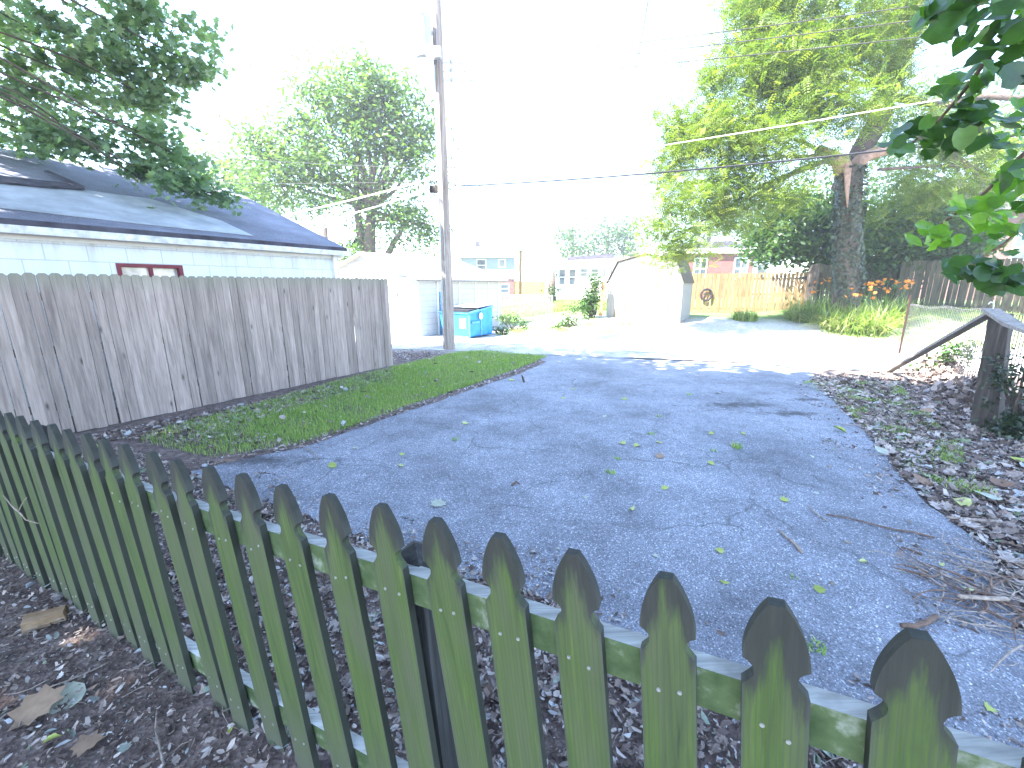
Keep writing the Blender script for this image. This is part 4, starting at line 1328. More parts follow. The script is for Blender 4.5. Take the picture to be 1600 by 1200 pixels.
def clumps(blobs, per, sig, leaves_per, flat=.6):
    """blobs: (center, (rx,ry,rz)); returns clump centres and leaf points"""
    C = []; Pp = []
    for c, r_, n in blobs:
        c = np.array(c); r_ = np.array(r_)
        d = rng.normal(size=(n, 3)); d /= np.linalg.norm(d, axis=1, keepdims=True)
        rad_ = rng.random(n) ** .45
        cc = c + d * rad_[:, None] * r_
        C.append(cc)
        for q in cc:
            k = int(leaves_per * rng.uniform(.4, 1.5))
            s_ = sig * rng.uniform(.6, 1.4)
            Pp.append(q + rng.normal(size=(k, 3)) * np.array([s_, s_, s_ * flat]))
    return np.concatenate(C), np.concatenate(Pp)
def pb_(u, v, Y, ru, rv, n, rd=None):
    c = P(u, v, Y)
    s_ = Y / FPX
    return ((c.x, c.y, c.z), (ru * s_, (rd if rd else ru * s_), rv * s_), n)
def rand_n(n, up=.6):
    q = rng.normal(size=(n, 3)); q[:, 2] = np.abs(q[:, 2]) + up
    return q
def branchy(b, start, targets, r0, r1, bend=.3, n=7, k=6):
    start = Vector(start)
    for tg in targets:
        tg = Vector(tg)
        L = (tg - start).length
        off = Vector((random.uniform(-1, 1), random.uniform(-1, 1), random.uniform(.2, 1))) * L * bend * .4
        pts_ = []
        for i in range(n + 1):
            f = i / n
            pts_.append(start.lerp(tg, f) + off * (4 * f * (1 - f)) * .5 + Vector((random.uniform(-1, 1), random.uniform(-1, 1), random.uniform(-1, 1))) * L * .02)
        b.tube(pts_, [r0 + (r1 - r0) * (i / n) ** .7 for i in range(n + 1)], k)
def tree(name, base, label, blobs, leafmat, tmpl, faces, size, leaves_per, sig, trunk_pts, trunk_r, barkmat=None, up=.6, limbs=True, group=None, flat=.6, bend=.1, cat='tree', nl=3):
    root = thing(name, base, 0, label, cat, group)
    C_, Pp = clumps(blobs, 0, sig, leaves_per, flat)
    sz = rng.uniform(.7, 1.3, len(Pp)) * size
    # clump-wise tone
    r_ = np.clip(rng.normal(.5, .22, len(Pp)), 0, 1)
    scatter('crown', leafmat, Pp, rand_n(len(Pp), up), rng.uniform(0, 6.28, len(Pp)), sz, tmpl, faces, r_, root, bend)
    tb_ = MB(); tb_.tube(trunk_pts, trunk_r, 12)
    if limbs:
        top = Vector(trunk_pts[-1]); midp = Vector(trunk_pts[len(trunk_pts) // 2])
        for c, rr_, n in blobs:
            c = Vector(c)
            st = top if c.z > top.z - .5 else midp.lerp(top, .6)
            branchy(tb_, st, [c], trunk_r[-1] * .7, trunk_r[-1] * .22, .25)
            sub = C_[np.argsort(np.linalg.norm(C_ - np.array(c), axis=1))[: min(len(C_), n)]]
            for q in sub[rng.permutation(len(sub))[:nl]]:
                branchy(tb_, c, [Vector(q)], trunk_r[-1] * .22, trunk_r[-1] * .06, .3, 4, 4)
    tb_.build('trunk', barkmat or M['bark'], root, smooth=True, world=True)
    return root

# ------------------------------------------------------------------ trees
# shade tree: trunk outside the frame at left, boughs over the garage roof and over the driveway
bl = [pb_(60, 40, 8.0, 130, 70, 34, 1.2), pb_(200, 60, 8.2, 90, 60, 26, 1.0), pb_(40, 170, 8.0, 80, 50, 16, .8), pb_(150, 130, 8.4, 110, 35, 22, .9), pb_(270, 40, 8.6, 40, 40, 9, .6),
      pb_(305, 110, 8.8, 45, 22, 8, .5), pb_(60, 215, 7.6, 80, 22, 10, .5), pb_(225, 160, 8.4, 45, 22, 8, .5), pb_(170, 235, 7.8, 60, 28, 11, .5), pb_(250, 225, 8.1, 50, 26, 10, .5), pb_(240, 275, 7.8, 75, 20, 13, .4), pb_(300, 260, 8.2, 30, 20, 5, .4), pb_(330, 302, 8.2, 26, 14, 5, .3),
      pb_(-120, 80, 7.6, 120, 130, 18, 1.4)]
over = []
for (x, y, z, rx, ry, n) in ((-9, 3, 8.6, 4, 4, 60), (-6, 0, 9.2, 4, 4, 70), (-2.4, -1.5, 9.0, 4, 3.5, 70), (1.0, -1.0, 9.4, 3.6, 3.2, 55), (-2.0, 2.2, 9.2, 2.8, 2.6, 62), (-5.0, 4.2, 9.4, 3.4, 3.0, 62), (-2.6, 4.4, 9.6, 3.0, 2.0, 50), (-1.4, 3.4, 10.0, 1.7, 1.6, 26), (-8.5, 7.0, 9.0, 3.0, 2.6, 44), (-6.2, 7.4, 10.2, 2.4, 2.0, 26), (-12, -2, 8, 4, 4, 60), (3.6, 1.2, 9.6, 2.4, 2.4, 22), (-8.5, -4, 8.6, 3.5, 3, 70), (-6, -3.4, 8.2, 3, 2.4, 50), (-10, 0, 8.2, 3, 3, 50), (-4.4, 2, 9.8, 3, 2.5, 40), (-3.6, -4.5, 8.6, 3.0, 2.5, 40), (-9.5, 5.0, 9.2, 3, 2.5, 50), (-4, 1, 8.8, 4, 3, 50), (-1, 0.5, 9.6, 3.5, 2.5, 40)):
    if y > 1.5 and x > -6.5: y -= .9
    over.append(((x, y, z), (rx, ry, 1.3), n))
tb0 = Vector((-10.5, 1.2, 0))
tree('oak_tree', tb0, 'big lobed leaf shade tree whose boughs hang over the garage roof at upper left', bl, M['leaf_oak'], T_STAR, F_STAR, .075, 44, .17,
     [tb0, tb0 + Vector((.1, .1, 2)), tb0 + Vector((.4, .3, 4.4)), tb0 + Vector((1.0, 1.2, 6.4))], [.5, .4, .34, .05], flat=.55)
tb1 = Vector((-7.2, -3.5, 0))
tree('shade_tree', tb1, 'tall broad tree behind the viewer whose canopy shades the driveway', over, M['leaf_canopy'], T_LEAF, F_LEAF, .19, 62, .55,
     [tb1, tb1 + Vector((0, .1, 3)), tb1 + Vector((.4, .6, 6.2)), tb1 + Vector((1.2, 1.5, 8))], [.5, .42, .34, .24], flat=.5, nl=1)

# big locust at right with ivy trunk
Yl = 15.2
lb_ = P(1322, 490, Yl); lb_.z = H(lb_.x, lb_.y)
fork = P(1327, 262, Yl)
bl = [pb_(1250, 60, 14.6, 95, 80, 62), pb_(1180, 130, 14.4, 70, 60, 34), pb_(1290, 150, 14.2, 80, 60, 44), pb_(1120, 210, 14.2, 75, 50, 34), pb_(1210, 230, 14.0, 70, 55, 32), pb_(1060, 250, 14.2, 45, 36, 14),
      pb_(1060, 190, 14.3, 40, 24, 9), pb_(1115, 290, 13.8, 60, 40, 24), pb_(1055, 330, 13.8, 40, 40, 15), pb_(1060, 385, 13.8, 48, 22, 13), pb_(1130, 350, 14.2, 45, 25, 8), pb_(1190, 310, 14.2, 55, 34, 14),
      pb_(1180, 20, 14.8, 50, 60, 22), pb_(1330, 40, 15.6, 80, 60, 34), pb_(1110, 122, 14.6, 26, 14, 5), pb_(1390, 205, 16.0, 60, 30, 12), pb_(1470, 230, 16.0, 80, 40, 22), pb_(1480, 290, 15.6, 70, 30, 18), pb_(1560, 250, 15.4, 60, 60, 20), pb_(1260, -60, 15, 150, 60, 50), pb_(1430, 320, 16, 60, 24, 10), pb_(1385, 110, 15.0, 26, 60, 16, .6), pb_(1410, 30, 15.2, 40, 30, 12, .8)]
lroot = thing('locust_tree', lb_, 0, 'large feathery leaved tree with an ivy clad trunk beside the daylilies', 'tree')
C_, Pp = clumps(bl, 0, .35, 52, .8)
nn = rand_n(len(Pp), .5)
scatter('crown', M['leaf_locust'], Pp, nn, rng.uniform(0, 6.28, len(Pp)), rng.uniform(.13, .24, len(Pp)), T_FR, F_FR, np.clip(rng.normal(.5, .25, len(Pp)), 0, 1), lroot)
tk = MB()
tk.tube([lb_ - Vector((0, 0, .1)), P(1323, 450, Yl), P(1325, 380, Yl), P(1328, 310, Yl), fork + Vector((0, 0, -.05))], [.48, .36, .33, .33, .40], 16)
tk.build('trunk', M['bark'], lroot, smooth=True, world=True)
lm = MB()
lm.tube([fork + Vector((-.1, 0, -.25)), P(1312, 252, Yl - .1), P(1296, 243, Yl - .2), P(1279, 234, Yl - .3)], [.28, .24, .19, .15], 12)
lm.build('limb', M['bark_red'], lroot, smooth=True, world=True)
lm = MB(); lm.tube([fork + Vector((.1, 0, -.25)), P(1345, 250, Yl), P(1362, 240, Yl), P(1385, 234, Yl), P(1410, 226, Yl)], [.28, .22, .18, .17, .12], 12)
lm.build('limb', M['bark_red'], lroot, smooth=True, world=True)
lm = MB(); lm.tube([fork + Vector((0, .3, -.6)), P(1345, 235, Yl + .4), P(1372, 190, Yl + .5), P(1386, 140, Yl + .5), P(1410, 85, Yl + .5), P(1428, 40, Yl + .5), P(1440, -20, Yl + .5)], [.26, .30, .32, .30, .27, .22, .17], 14)
lm.build('limb', M['bark_dark'], lroot, smooth=True, world=True)
lm = MB(); lm.tube([P(1372, 265, Yl), P(1420, 262, Yl), P(1480, 258, Yl), P(1515, 262, Yl), P(1540, 285, Yl)], [.05, .045, .04, .04, .03], 8)
lm.tube([P(1480, 245, Yl + .3), P(1520, 262, Yl + .3), P(1550, 290, Yl + .3)], [.14, .11, .06], 8)
lm.tube([P(1386, 150, Yl + .5), P(1470, 165, Yl), P(1540, 150, Yl - .4), P(1600, 155, Yl - .8)], [.12, .10, .09, .08], 8)
lm.build('limb', M['bark'], lroot, smooth=True, world=True)
lm = MB()
for (u, v, Y) in ((1200, 200, 14.2), (1120, 260, 14), (1240, 110, 14.5), (1100, 340, 13.9), (1060, 370, 13.9), (1300, 60, 15), (1180, 120, 14.5)):
    branchy(lm, P(1300, 246, Yl - .2) if v > 180 else P(1390, 130, Yl + .5), [P(u, v, Y)], .09, .02, .3)
branchy(lm, P(1400, 100, Yl + .5), [P(1260, -40, 15), P(1480, -20, 15)], .12, .04, .2)
lm.build('limb', M['bark'], lroot, smooth=True, world=True)
# torn red streak down the trunk
st_ = MB(); st_.prism([P(1320, 262, Yl - .43), P(1331, 262, Yl - .43), P(1327, 300, Yl - .40), P(1325, 325, Yl - .39), P(1322, 300, Yl - .40)], (0, 0, 0), (0, .05, 0))
st_.build('bark_scar', M['bark_red'], lroot, world=True)
# ivy on trunk
iv = []; ivn = []
for _ in range(5200):
    f = random.random() ** .9
    a = random.uniform(0, 6.28)
    z0_ = P(1322, 480, Yl).z; z1_ = P(1328, 262, Yl).z
    z = z0_ + (z1_ - z0_) * f
    r_ = .37 + .06 * math.sin(3 * a + z * 2) + random.uniform(0, .08)
    cx_ = lb_.x + (fork.x - lb_.x) * f
    if abs(math.sin(a + 1.57)) < .22 and math.cos(a + 1.57) < 0: pass
    iv.append((cx_ + r_ * math.cos(a), lb_.y + r_ * math.sin(a), z)); ivn.append((math.cos(a), math.sin(a), random.uniform(-.2, .8)))
scatter('ivy', M['ivy'], iv, np.array(ivn) + rng.normal(0, .35, (len(iv), 3)), rng.uniform(0, 6.28, len(iv)), rng.uniform(.03, .065, len(iv)), T_STAR, F_STAR, None, lroot)

# left mid tree (silver maple)
Ym = 27
mb_ = P(577, 420, Ym); mb_.z = 0
bl = [pb_(560, 150, Ym, 60, 45, 40, 2.5), pb_(500, 165, Ym, 40, 40, 20, 2), pb_(620, 190, Ym, 50, 50, 34, 2), pb_(560, 230, Ym, 80, 60, 50, 3), pb_(640, 270, Ym, 45, 60, 30, 2), pb_(480, 240, Ym, 60, 40, 34, 2), pb_(410, 245, Ym, 50, 28, 20, 2),
      pb_(440, 290, Ym, 60, 34, 28, 2), pb_(520, 310, Ym, 60, 36, 26, 2), pb_(610, 340, Ym, 50, 36, 24, 2), pb_(665, 350, Ym, 30, 40, 12, 1.5), pb_(540, 115, Ym, 36, 14, 8, 1), pb_(600, 130, Ym, 40, 20, 10, 1), pb_(395, 210, Ym, 26, 12, 5, 1), pb_(655, 210, Ym, 24, 26, 8, 1), pb_(550, 385, Ym, 26, 26, 8, 1), pb_(450, 200, Ym, 30, 14, 8, 1)]
mroot = tree('maple_tree', mb_, 'tall airy maple with twin trunks behind the low white garage', bl, M['leaf_maple'], T_LEAF, F_LEAF, .135, 74, .60,
     [mb_, P(577, 400, Ym), P(578, 360, Ym), P(580, 330, Ym)], [.55, .42, .34, .26], nl=4)
tk = MB(); tk.tube([P(572, 404, Ym), P(562, 360, Ym), P(556, 300, Ym), P(560, 220, Ym)], [.30, .24, .18, .08], 8)
tk.tube([P(602, 405, Ym), P(615, 380, Ym), P(640, 340, Ym)], [.22, .16, .08], 8)
tk.tube([P(580, 335, Ym), P(605, 270, Ym), P(600, 180, Ym)], [.24, .16, .06], 8)
tk.build('limb', M['bark'], mroot, smooth=True, world=True)
def simple_tree(u, v, Y, blobs, label, name='tree', m='leaf_far', size=.22, lp_=50, sig=.9, group=None):
    b0 = P(u, v, Y); b0.z = 0
    topz = P(u, v - 40, Y)
    tree(name, b0, label, blobs, M[m], T_LEAF, F_LEAF, size, lp_, sig, [b0, b0.lerp(topz, .5), topz], [.35, .28, .2], group=group, nl=2)
simple_tree(350, 330, 34, [pb_(350, 275, 34, 60, 30, 26, 3), pb_(300, 300, 34, 50, 26, 16, 3), pb_(395, 310, 34, 40, 26, 14, 3)], 'low pale tree behind the garage ridge at left', m='leaf_maple')
simple_tree(895, 400, 62, [pb_(885, 385, 62, 26, 26, 22, 4), pb_(880, 362, 62, 14, 12, 6, 2), pb_(905, 395, 60, 20, 14, 8, 3)], 'small blue green far tree above the cottage left end')
simple_tree(950, 400, 60, [pb_(950, 360, 60, 34, 26, 30, 4), pb_(985, 372, 60, 30, 26, 24, 4), pb_(925, 385, 60, 26, 20, 16, 4), pb_(970, 395, 60, 40, 14, 20, 3)], 'dense rounded far tree rising behind the cottage roof')
simple_tree(848, 410, 60, [pb_(850, 398, 60, 14, 14, 7, 2), pb_(838, 380, 60, 12, 8, 3, 2)], 'sparse small far tree between the tan house and the cottage')
simple_tree(1110, 380, 55, [pb_(1090, 350, 55, 50, 30, 34, 4), pb_(1150, 355, 55, 60, 26, 34, 4), pb_(1200, 340, 55, 50, 36, 34, 4), pb_(1250, 320, 50, 50, 50, 36, 4)], 'blue green far tree filling the gap behind the red brick house')
simple_tree(1500, 330, 40, [pb_(1480, 170, 40, 60, 40, 34, 4), pb_(1560, 200, 40, 70, 60, 44, 4), pb_(1420, 260, 40, 60, 60, 34, 4), pb_(1330, 320, 42, 60, 60, 34, 4), pb_(1500, 310, 40, 60, 40, 24, 4)], 'hazy far tree behind the locust crown at upper right')
simple_tree(505, 395, 24, [pb_(545, 398, 24, 14, 22, 8, .8)], 'small shrubby tree at the end of the block garage', m='leaf_maple', size=.1, sig=.3)
simple_tree(862, 465, 27, [pb_(862, 450, 27, 9, 26, 10, .6)], 'narrow green sapling at the left end of the cottage', m='leaf_bush', size=.09, sig=.28, lp_=40)

def bush(name, u, v, Y, blobs, label, m='leaf_bush', size=.08, lp_=60, sig=.25, cat='bush', group=None):
    b0 = P(u, v, Y); b0.z = H(b0.x, b0.y)
    root = thing(name, b0, 0, label, cat, group)
    C_, Pp = clumps(blobs, 0, sig, lp_, .8)
    hz_ = np.array([H(q[0], q[1]) for q in Pp])
    Pp = Pp[Pp[:, 2] > hz_ + .02]
    scatter('foliage', M[m], Pp, rand_n(len(Pp), .4), rng.uniform(0, 6.28, len(Pp)), rng.uniform(.7, 1.3, len(Pp)) * size, T_LEAF, F_LEAF, np.clip(rng.normal(.5, .25, len(Pp)), 0, 1), root, .1)
    st = MB()
    for q in C_[rng.permutation(len(C_))[:14]]:
        branchy(st, b0 + Vector((random.uniform(-.1, .1), 0, 0)), [Vector(q)], .025, .008, .3, 4, 4)
    st.build('stems', M['bark'], root, world=True)
    return root
bush('mulberry_bush', 1240, 470, 20.5, [pb_(1240, 350, 20.5, 60, 40, 60, 1.8), pb_(1200, 370, 20.3, 40, 30, 30, 1.5), pb_(1298, 385, 20.4, 40, 34, 44, 1.0), pb_(1235, 388, 21.2, 60, 14, 26, .8), pb_(1310, 340, 20.5, 50, 34, 34, 1.5)], 'large leafy green shrub overhanging the cedar gate', size=.12, sig=.4)
bush('dark_shrub', 1410, 470, 18.6, [pb_(1400, 360, 18.4, 50, 44, 70, 1.2), pb_(1460, 380, 18.2, 50, 40, 60, 1.2), pb_(1380, 420, 18.6, 44, 40, 60, .8), pb_(1292, 430, 19.8, 16, 30, 20, .3), pb_(1500, 370, 18.2, 40, 34, 30, 1), pb_(1440, 330, 18.5, 60, 30, 34, 1)], 'dense dark shrub behind and right of the ivy covered trunk', size=.11, sig=.34)
bush('climber_bush', 925, 492, 16.9, [pb_(925, 462, 16.9, 15, 30, 22, .35), pb_(912, 482, 16.7, 20, 12, 12, .3), pb_(930, 440, 17, 12, 10, 8, .3)], 'upright leafy bush growing just left of the shed', size=.055, sig=.13, lp_=50)
bush('weedy_plant', 895, 505, 15.5, [pb_(895, 500, 15.5, 24, 8, 10, .4), pb_(870, 512, 15, 20, 6, 6, .3)], 'low weedy plant on the bank below the bush left of the shed', size=.05, sig=.12, lp_=34)
bush('weedy_plant', 800, 505, 16, [pb_(800, 500, 16, 22, 9, 12, .4), pb_(820, 508, 15.6, 14, 6, 5, .3)], 'leafy weed clump in front of the chain link fence', size=.05, sig=.12, lp_=34)
bush('weedy_plant', 785, 520, 14.8, [pb_(782, 517, 14.9, 22, 4, 10, .3)], 'low weeds in the shadow at the right of the dumpster', size=.045, sig=.09, lp_=34)
bush('weedy_plant', 676, 508, 15.0, [pb_(672, 504, 15.0, 10, 6, 6, .2)], 'small weed at the foot of the pipe frame', size=.045, sig=.09, lp_=34)
bush('wall_vine', 652, 512, 14.55, [pb_(652, 500, 14.55, 3, 14, 9, .06)], 'thin vine climbing the front wall of the low white garage', size=.04, sig=.06, lp_=26, cat='vine')
bush('fence_vine', 1470, 600, 8.6, [pb_(1470, 585, 7.9, 40, 22, 16, .25), pb_(1495, 560, 7.4, 22, 26, 10, .2), pb_(1440, 600, 8.3, 14, 10, 3, .2)], 'bright green vine climbing the wire fence behind the brace', size=.045, sig=.10, lp_=22, cat='vine')
bush('ivy_clump', 1590, 690, 4.6, [pb_(1592, 672, 4.5, 24, 32, 16, .15), pb_(1570, 590, 4.7, 14, 60, 8, .1), pb_(1625, 620, 4.4, 30, 80, 20, .2)], 'dark ivy clump at the foot of the wire fence right of the post', m='ivy', size=.035, sig=.07, lp_=26, cat='ivy')

# ------------------------------------------------------------------ near broad-leaved branches at right
tb2 = Vector((5.6, 1.2, 0))
tt = thing('tulip_tree', tb2, 0, 'near broad leaved tree reaching its branches in from the right edge', 'tree')
MB().tube([tb2, tb2 + Vector((0, 0, 2)), tb2 + Vector((-.2, .2, 4.5)), tb2 + Vector((-.3, .3, 7))], [.28, .22, .18, .12], 12).build('trunk', M['bark'], tt, smooth=True, world=True)
brs = [
 [P(1720, -60, 2.6), P(1620, 10, 2.6), P(1560, 70, 2.6), P(1500, 150, 2.7), P(1465, 190, 2.8), P(1410, 236, 2.9)],
 [P(1760, 250, 2.8), P(1640, 330, 3.0), P(1600, 355, 3.0), P(1568, 382, 3.1), P(1545, 395, 3.1), P(1500, 430, 3.1)],
 [P(1720, -90, 2.3), P(1600, -30, 2.3), P(1520, 10, 2.4), P(1450, 30, 2.6)],
 [P(1700, 180, 2.9), P(1600, 240, 3.1), P(1540, 300, 3.3), P(1470, 350, 3.5)]]
for k, q in enumerate(brs):
    MB().tube([tb2 + Vector((-.1, .1, 3.6 if k != 1 else 3.0)), q[0]] + q[1:], [.05, .022] + [.014 - .0022 * i for i in range(len(q) - 1)], 7).build('branch', M['twig_dark'], tt, smooth=True, world=True)
LP = []; LN = []; LS = []; LR = []
def leafcl(u, v, ru, rv, Y, n, s0, s1, r0, r1, face=.6):
    for _ in range(int(n * 1.7)):
        a = random.uniform(0, 6.28); q = math.sqrt(random.random())
        p = P(u + ru * q * math.cos(a), v + rv * q * math.sin(a), Y + random.uniform(-.25, .25))
        LP.append(p); LN.append((random.gauss(0, .55), random.gauss(-.75, .4) * face, random.gauss(.55, .5)))
        LS.append(random.uniform(s0, s1)); LR.append(random.uniform(r0, r1))
leafcl(1540, 25, 100, 45, 2.5, 34, .055, .085, .0, .6)
leafcl(1470, 15, 40, 45, 2.6, 10, .05, .08, .3, .9)
leafcl(1575, 100, 45, 50, 2.6, 12, .06, .085, .0, .5)
leafcl(1500, 150, 40, 45, 2.8, 16, .05, .08, .2, .9)
leafcl(1455, 215, 55, 28, 2.9, 20, .05, .075, .0, .6)
leafcl(1530, 190, 40, 45, 2.7, 14, .055, .085, .0, .5)
leafcl(1400, 225, 22, 12, 2.9, 5, .045, .06, .2, .7)
leafcl(1580, 210, 35, 50, 3.0, 12, .05, .07, .2, .9)
leafcl(1590, 290, 30, 40, 3.1, 12, .05, .075, .3, 1.)
leafcl(1530, 330, 50, 22, 3.2, 16, .05, .075, .7, 1.)
leafcl(1460, 370, 40, 18, 3.4, 12, .05, .075, .8, 1.)
leafcl(1560, 370, 40, 30, 3.1, 9, .045, .065, .3, 1.)
leafcl(1530, 420, 50, 16, 3.1, 15, .055, .08, .0, .4)
leafcl(1570, 440, 45, 16, 3.0, 14, .055, .085, .0, .35)
leafcl(1495, 425, 22, 22, 3.1, 7, .05, .07, .1, .6)
leafcl(1650, 200, 60, 260, 2.9, 40, .06, .09, .0, .8)
LP = np.array(LP); LN = np.array(LN); nL = len(LP); hf = rng.random(nL) < .5
spin = rng.normal(math.pi, .8, nL)
for msk, tm_, fm_ in ((hf, T_TULIP, F_TULIP), (~hf, T_HEART, F_HEART)):
    scatter('foliage', M['leaf_tulip'], LP[msk], LN[msk], spin[msk], np.array(LS)[msk], tm_, fm_, np.array(LR)[msk], tt, .15)

# ------------------------------------------------------------------ daylilies and grass
def blades(name, m, base, n, L0, L1, wd, root=None, splay=1.0, seg=4, rr=.15, droop=1.0, rnd=None):
    V = []; Fc = []; Rn = []
    for k in range(n):
        a = random.uniform(0, 6.28); q = rr * math.sqrt(random.random())
        x0 = base.x + q * math.cos(a); y0 = base.y + q * math.sin(a); z0 = H(x0, y0)
        az = random.uniform(0, 6.28); L = random.uniform(L0, L1); sp_ = random.uniform(.15, 1) * splay
        dx, dy = math.cos(az), math.sin(az); px, py = -dy, dx
        b0 = len(V)
        for i in range(seg + 1):
            f = i / seg
            hx = L * sp_ * (f * .35 + .55 * f * f * droop)
            hz_ = L * (f - .52 * f * f * droop * sp_)
            ww = wd * (1 - f ** 2) * .5 + .0008
            V.append((x0 + dx * hx + px * ww, y0 + dy * hx + py * ww, z0 + hz_)); V.append((x0 + dx * hx - px * ww, y0 + dy * hx - py * ww, z0 + hz_))
        for i in range(seg): Fc.append((b0 + 2 * i, b0 + 2 * i + 1, b0 + 2 * i + 3, b0 + 2 * i + 2)); Rn.append(0)
        r_ = random.random()
        for i in range(seg): Rn[-1 - i] = r_
    me = bpy.data.meshes.new(name)
    if root is not None:
        mi = inv(root); V = [tuple(mi @ Vector(q)) for q in V]
    me.from_pydata(V, [], Fc); me.materials.append(m)
    at = me.attributes.new('rnd', 'FLOAT', 'FACE'); at.data.foreach_set('value', Rn)
    o = bpy.data.objects.new(name, me)
    if root is not None: o.parent = root
    col.objects.link(o)
    return o
def lily(u, v, n, L, rr, label, flowers=0, name='daylily_clump', spread=.4, cat='daylilies'):
    c = G(u, v)
    r_ = thing(name, c, 0, label, cat)
    blades('leaves', M['lily_leaf'], c, n, L * .6, L, .03, r_, 1.7 if flowers else 1.2, 6, rr)
    if flowers:
        st = MB(); fp = []; fn_ = []
        for k in range(flowers):
            a = random.uniform(0, 6.28); q = rr * random.random()
            x0 = c.x + q * math.cos(a); y0 = c.y + q * math.sin(a); z0 = H(x0, y0)
            tpp = Vector((x0 + random.uniform(-spread, spread), y0 + random.uniform(-.2, .2), z0 + random.uniform(1.05, 1.5)))
            st.tube([(x0, y0, z0), (x0 + (tpp.x - x0) * .4, y0, z0 + .6), tpp], [.008, .006, .004], 4)
            for j in range(random.randint(1, 3)):
                e = tpp + Vector((random.uniform(-.08, .08), random.uniform(-.08, .08), random.uniform(-.04, .06)))
                st.tube([tpp, e], .003, 3)
                dr = Vector((random.uniform(-1, 1), random.uniform(-1, .3), .6)).normalized()
                sd = dr.orthogonal().normalized(); s2v = dr.cross(sd)
                for i in range(6):
                    aa = i * math.pi / 3
                    rad_ = sd * math.cos(aa) + s2v * math.sin(aa)
                    fp.append(e + dr * .035 + rad_ * .04); fn_.append((dr - rad_ * .6, rad_))
        st.build('stalks', M['lily_leaf'], r_, world=True)
        for p_, k6 in zip(fp[::6], range(999)):
            V = []; Fc = []
            for p2, (nn_, rd_) in list(zip(fp, fn_))[k6 * 6:k6 * 6 + 6]:
                cen = p2 - rd_ * .04; tpq = p2 + rd_ * .028; sdv = nn_.cross(rd_).normalized() * .016
                b0 = len(V); V += [tuple(cen - r_.location), tuple(p2 + sdv - r_.location), tuple(tpq - r_.location), tuple(p2 - sdv - r_.location)]; Fc.append((b0, b0 + 1, b0 + 2, b0 + 3))
            me = bpy.data.meshes.new('flower'); me.from_pydata(V, [], Fc); me.materials.append(M['orange'])
            at = me.attributes.new('rnd', 'FLOAT', 'FACE'); at.data.foreach_set('value', [random.random()] * len(Fc))
            fo_ = bpy.data.objects.new('flower', me); fo_.parent = r_; col.objects.link(fo_)
    return r_
lily(1335, 517, 1100, 1.35, .95, 'largest sunlit daylily clump arching over the alley edge', 14)
lily(1262, 500, 700, 1.2, .7, 'daylily clump left of the ivy covered trunk', 7)
lily(1300, 500, 500, 1.2, .7, 'daylily clump at the foot of the ivy covered trunk', 6)
lily(1385, 505, 600, 1.3, .6, 'right hand daylily clump with the tallest orange flowers', 16, spread=.5)
lily(1163, 500, 320, .55, .45, 'low green grassy clump in front of the cedar gate', 0, 'grass_clump', cat='grass clump')

# grass strip, stuff
gp_ = [g2(*q) for q in ((215, 690), (330, 715), (400, 706), (470, 694), (560, 664), (640, 634), (720, 608), (800, 580), (855, 558), (760, 548), (715, 551), (612, 575), (500, 604), (400, 633), (330, 652), (255, 671))]
def field(name, poly, n, L0, L1, wd, m, dens=None, kind='stuff', label=None, seed=1, splay=.6):
    rr_ = np.random.default_rng(seed)
    xs_ = [p[0] for p in poly]; ys_ = [p[1] for p in poly]
    pts_ = []
    while len(pts_) < n:
        x = rr_.uniform(min(xs_), max(xs_)); y = rr_.uniform(min(ys_), max(ys_))
        if not inside((x, y), poly): continue
        if dens and rr_.random() > dens(x, y): continue
        pts_.append((x, y))
    pts_ = np.array(pts_); k = len(pts_)
    az = rr_.uniform(0, 6.28, k); L = rr_.uniform(L0, L1, k); sp_ = rr_.uniform(.1, 1, k) * splay
    d = np.stack([np.cos(az), np.sin(az)], 1); p = np.stack([-d[:, 1], d[:, 0]], 1)
    z0 = np.array([H(x, y) for x, y in pts_])
    V = np.zeros((k, 5, 3))
    for i, (f, wf_) in enumerate(((0, 1), (0, -1), (.55, .8), (.55, -.8), (1, 0))):
        V[:, i, :2] = pts_ + d * (L * sp_ * (f * .3 + .5 * f * f))[:, None] + p * (wd * wf_ / 2)
        V[:, i, 2] = z0 + L * (f - .35 * f * f * sp_)
    me = bpy.data.meshes.new(name)
    me.vertices.add(k * 5); me.vertices.foreach_set('co', V.astype(np.float32).ravel())
    idx = (np.array([0, 1, 3, 2, 2, 3, 4])[None] + (np.arange(k) * 5)[:, None]).ravel()
    me.loops.add(k * 7); me.loops.foreach_set('vertex_index', idx.astype(np.int32))
    me.polygons.add(k * 2)
    me.polygons.foreach_set('loop_start', (np.array([0, 4])[None] + (np.arange(k) * 7)[:, None]).ravel().astype(np.int32))
    me.polygons.foreach_set('loop_total', np.tile([4, 3], k).astype(np.int32))
    me.update(calc_edges=True)
    at = me.attributes.new('rnd', 'FLOAT', 'FACE'); at.data.foreach_set('value', np.repeat(rr_.random(k), 2).astype(np.float32))
    me.materials.append(m)
    o = bpy.data.objects.new(name, me); col.objects.link(o)
    tag(o, label, 'grass', None, kind)
    return o
def fn(x, y, s_=1.0):
    return .5 + .25 * math.sin(x * 2.3 * s_ + 1.3 * math.sin(y * 1.7 * s_)) + .25 * math.sin(y * 3.1 * s_ + 2 * math.sin(x * 1.1 * s_))
def gd(x, y):
    a = S((y - 3.7 + .8 * fn(x, y, 2.2)) / 1.6)
    return max(.03, a * (.38 + .9 * fn(x, y, 2.4) * fn(x + 3, y, .9)))
field('grass', gp_, 74000, .025, .085, .005, M['grass'], gd, label='short bright green grass strip between the board fence and the driveway')
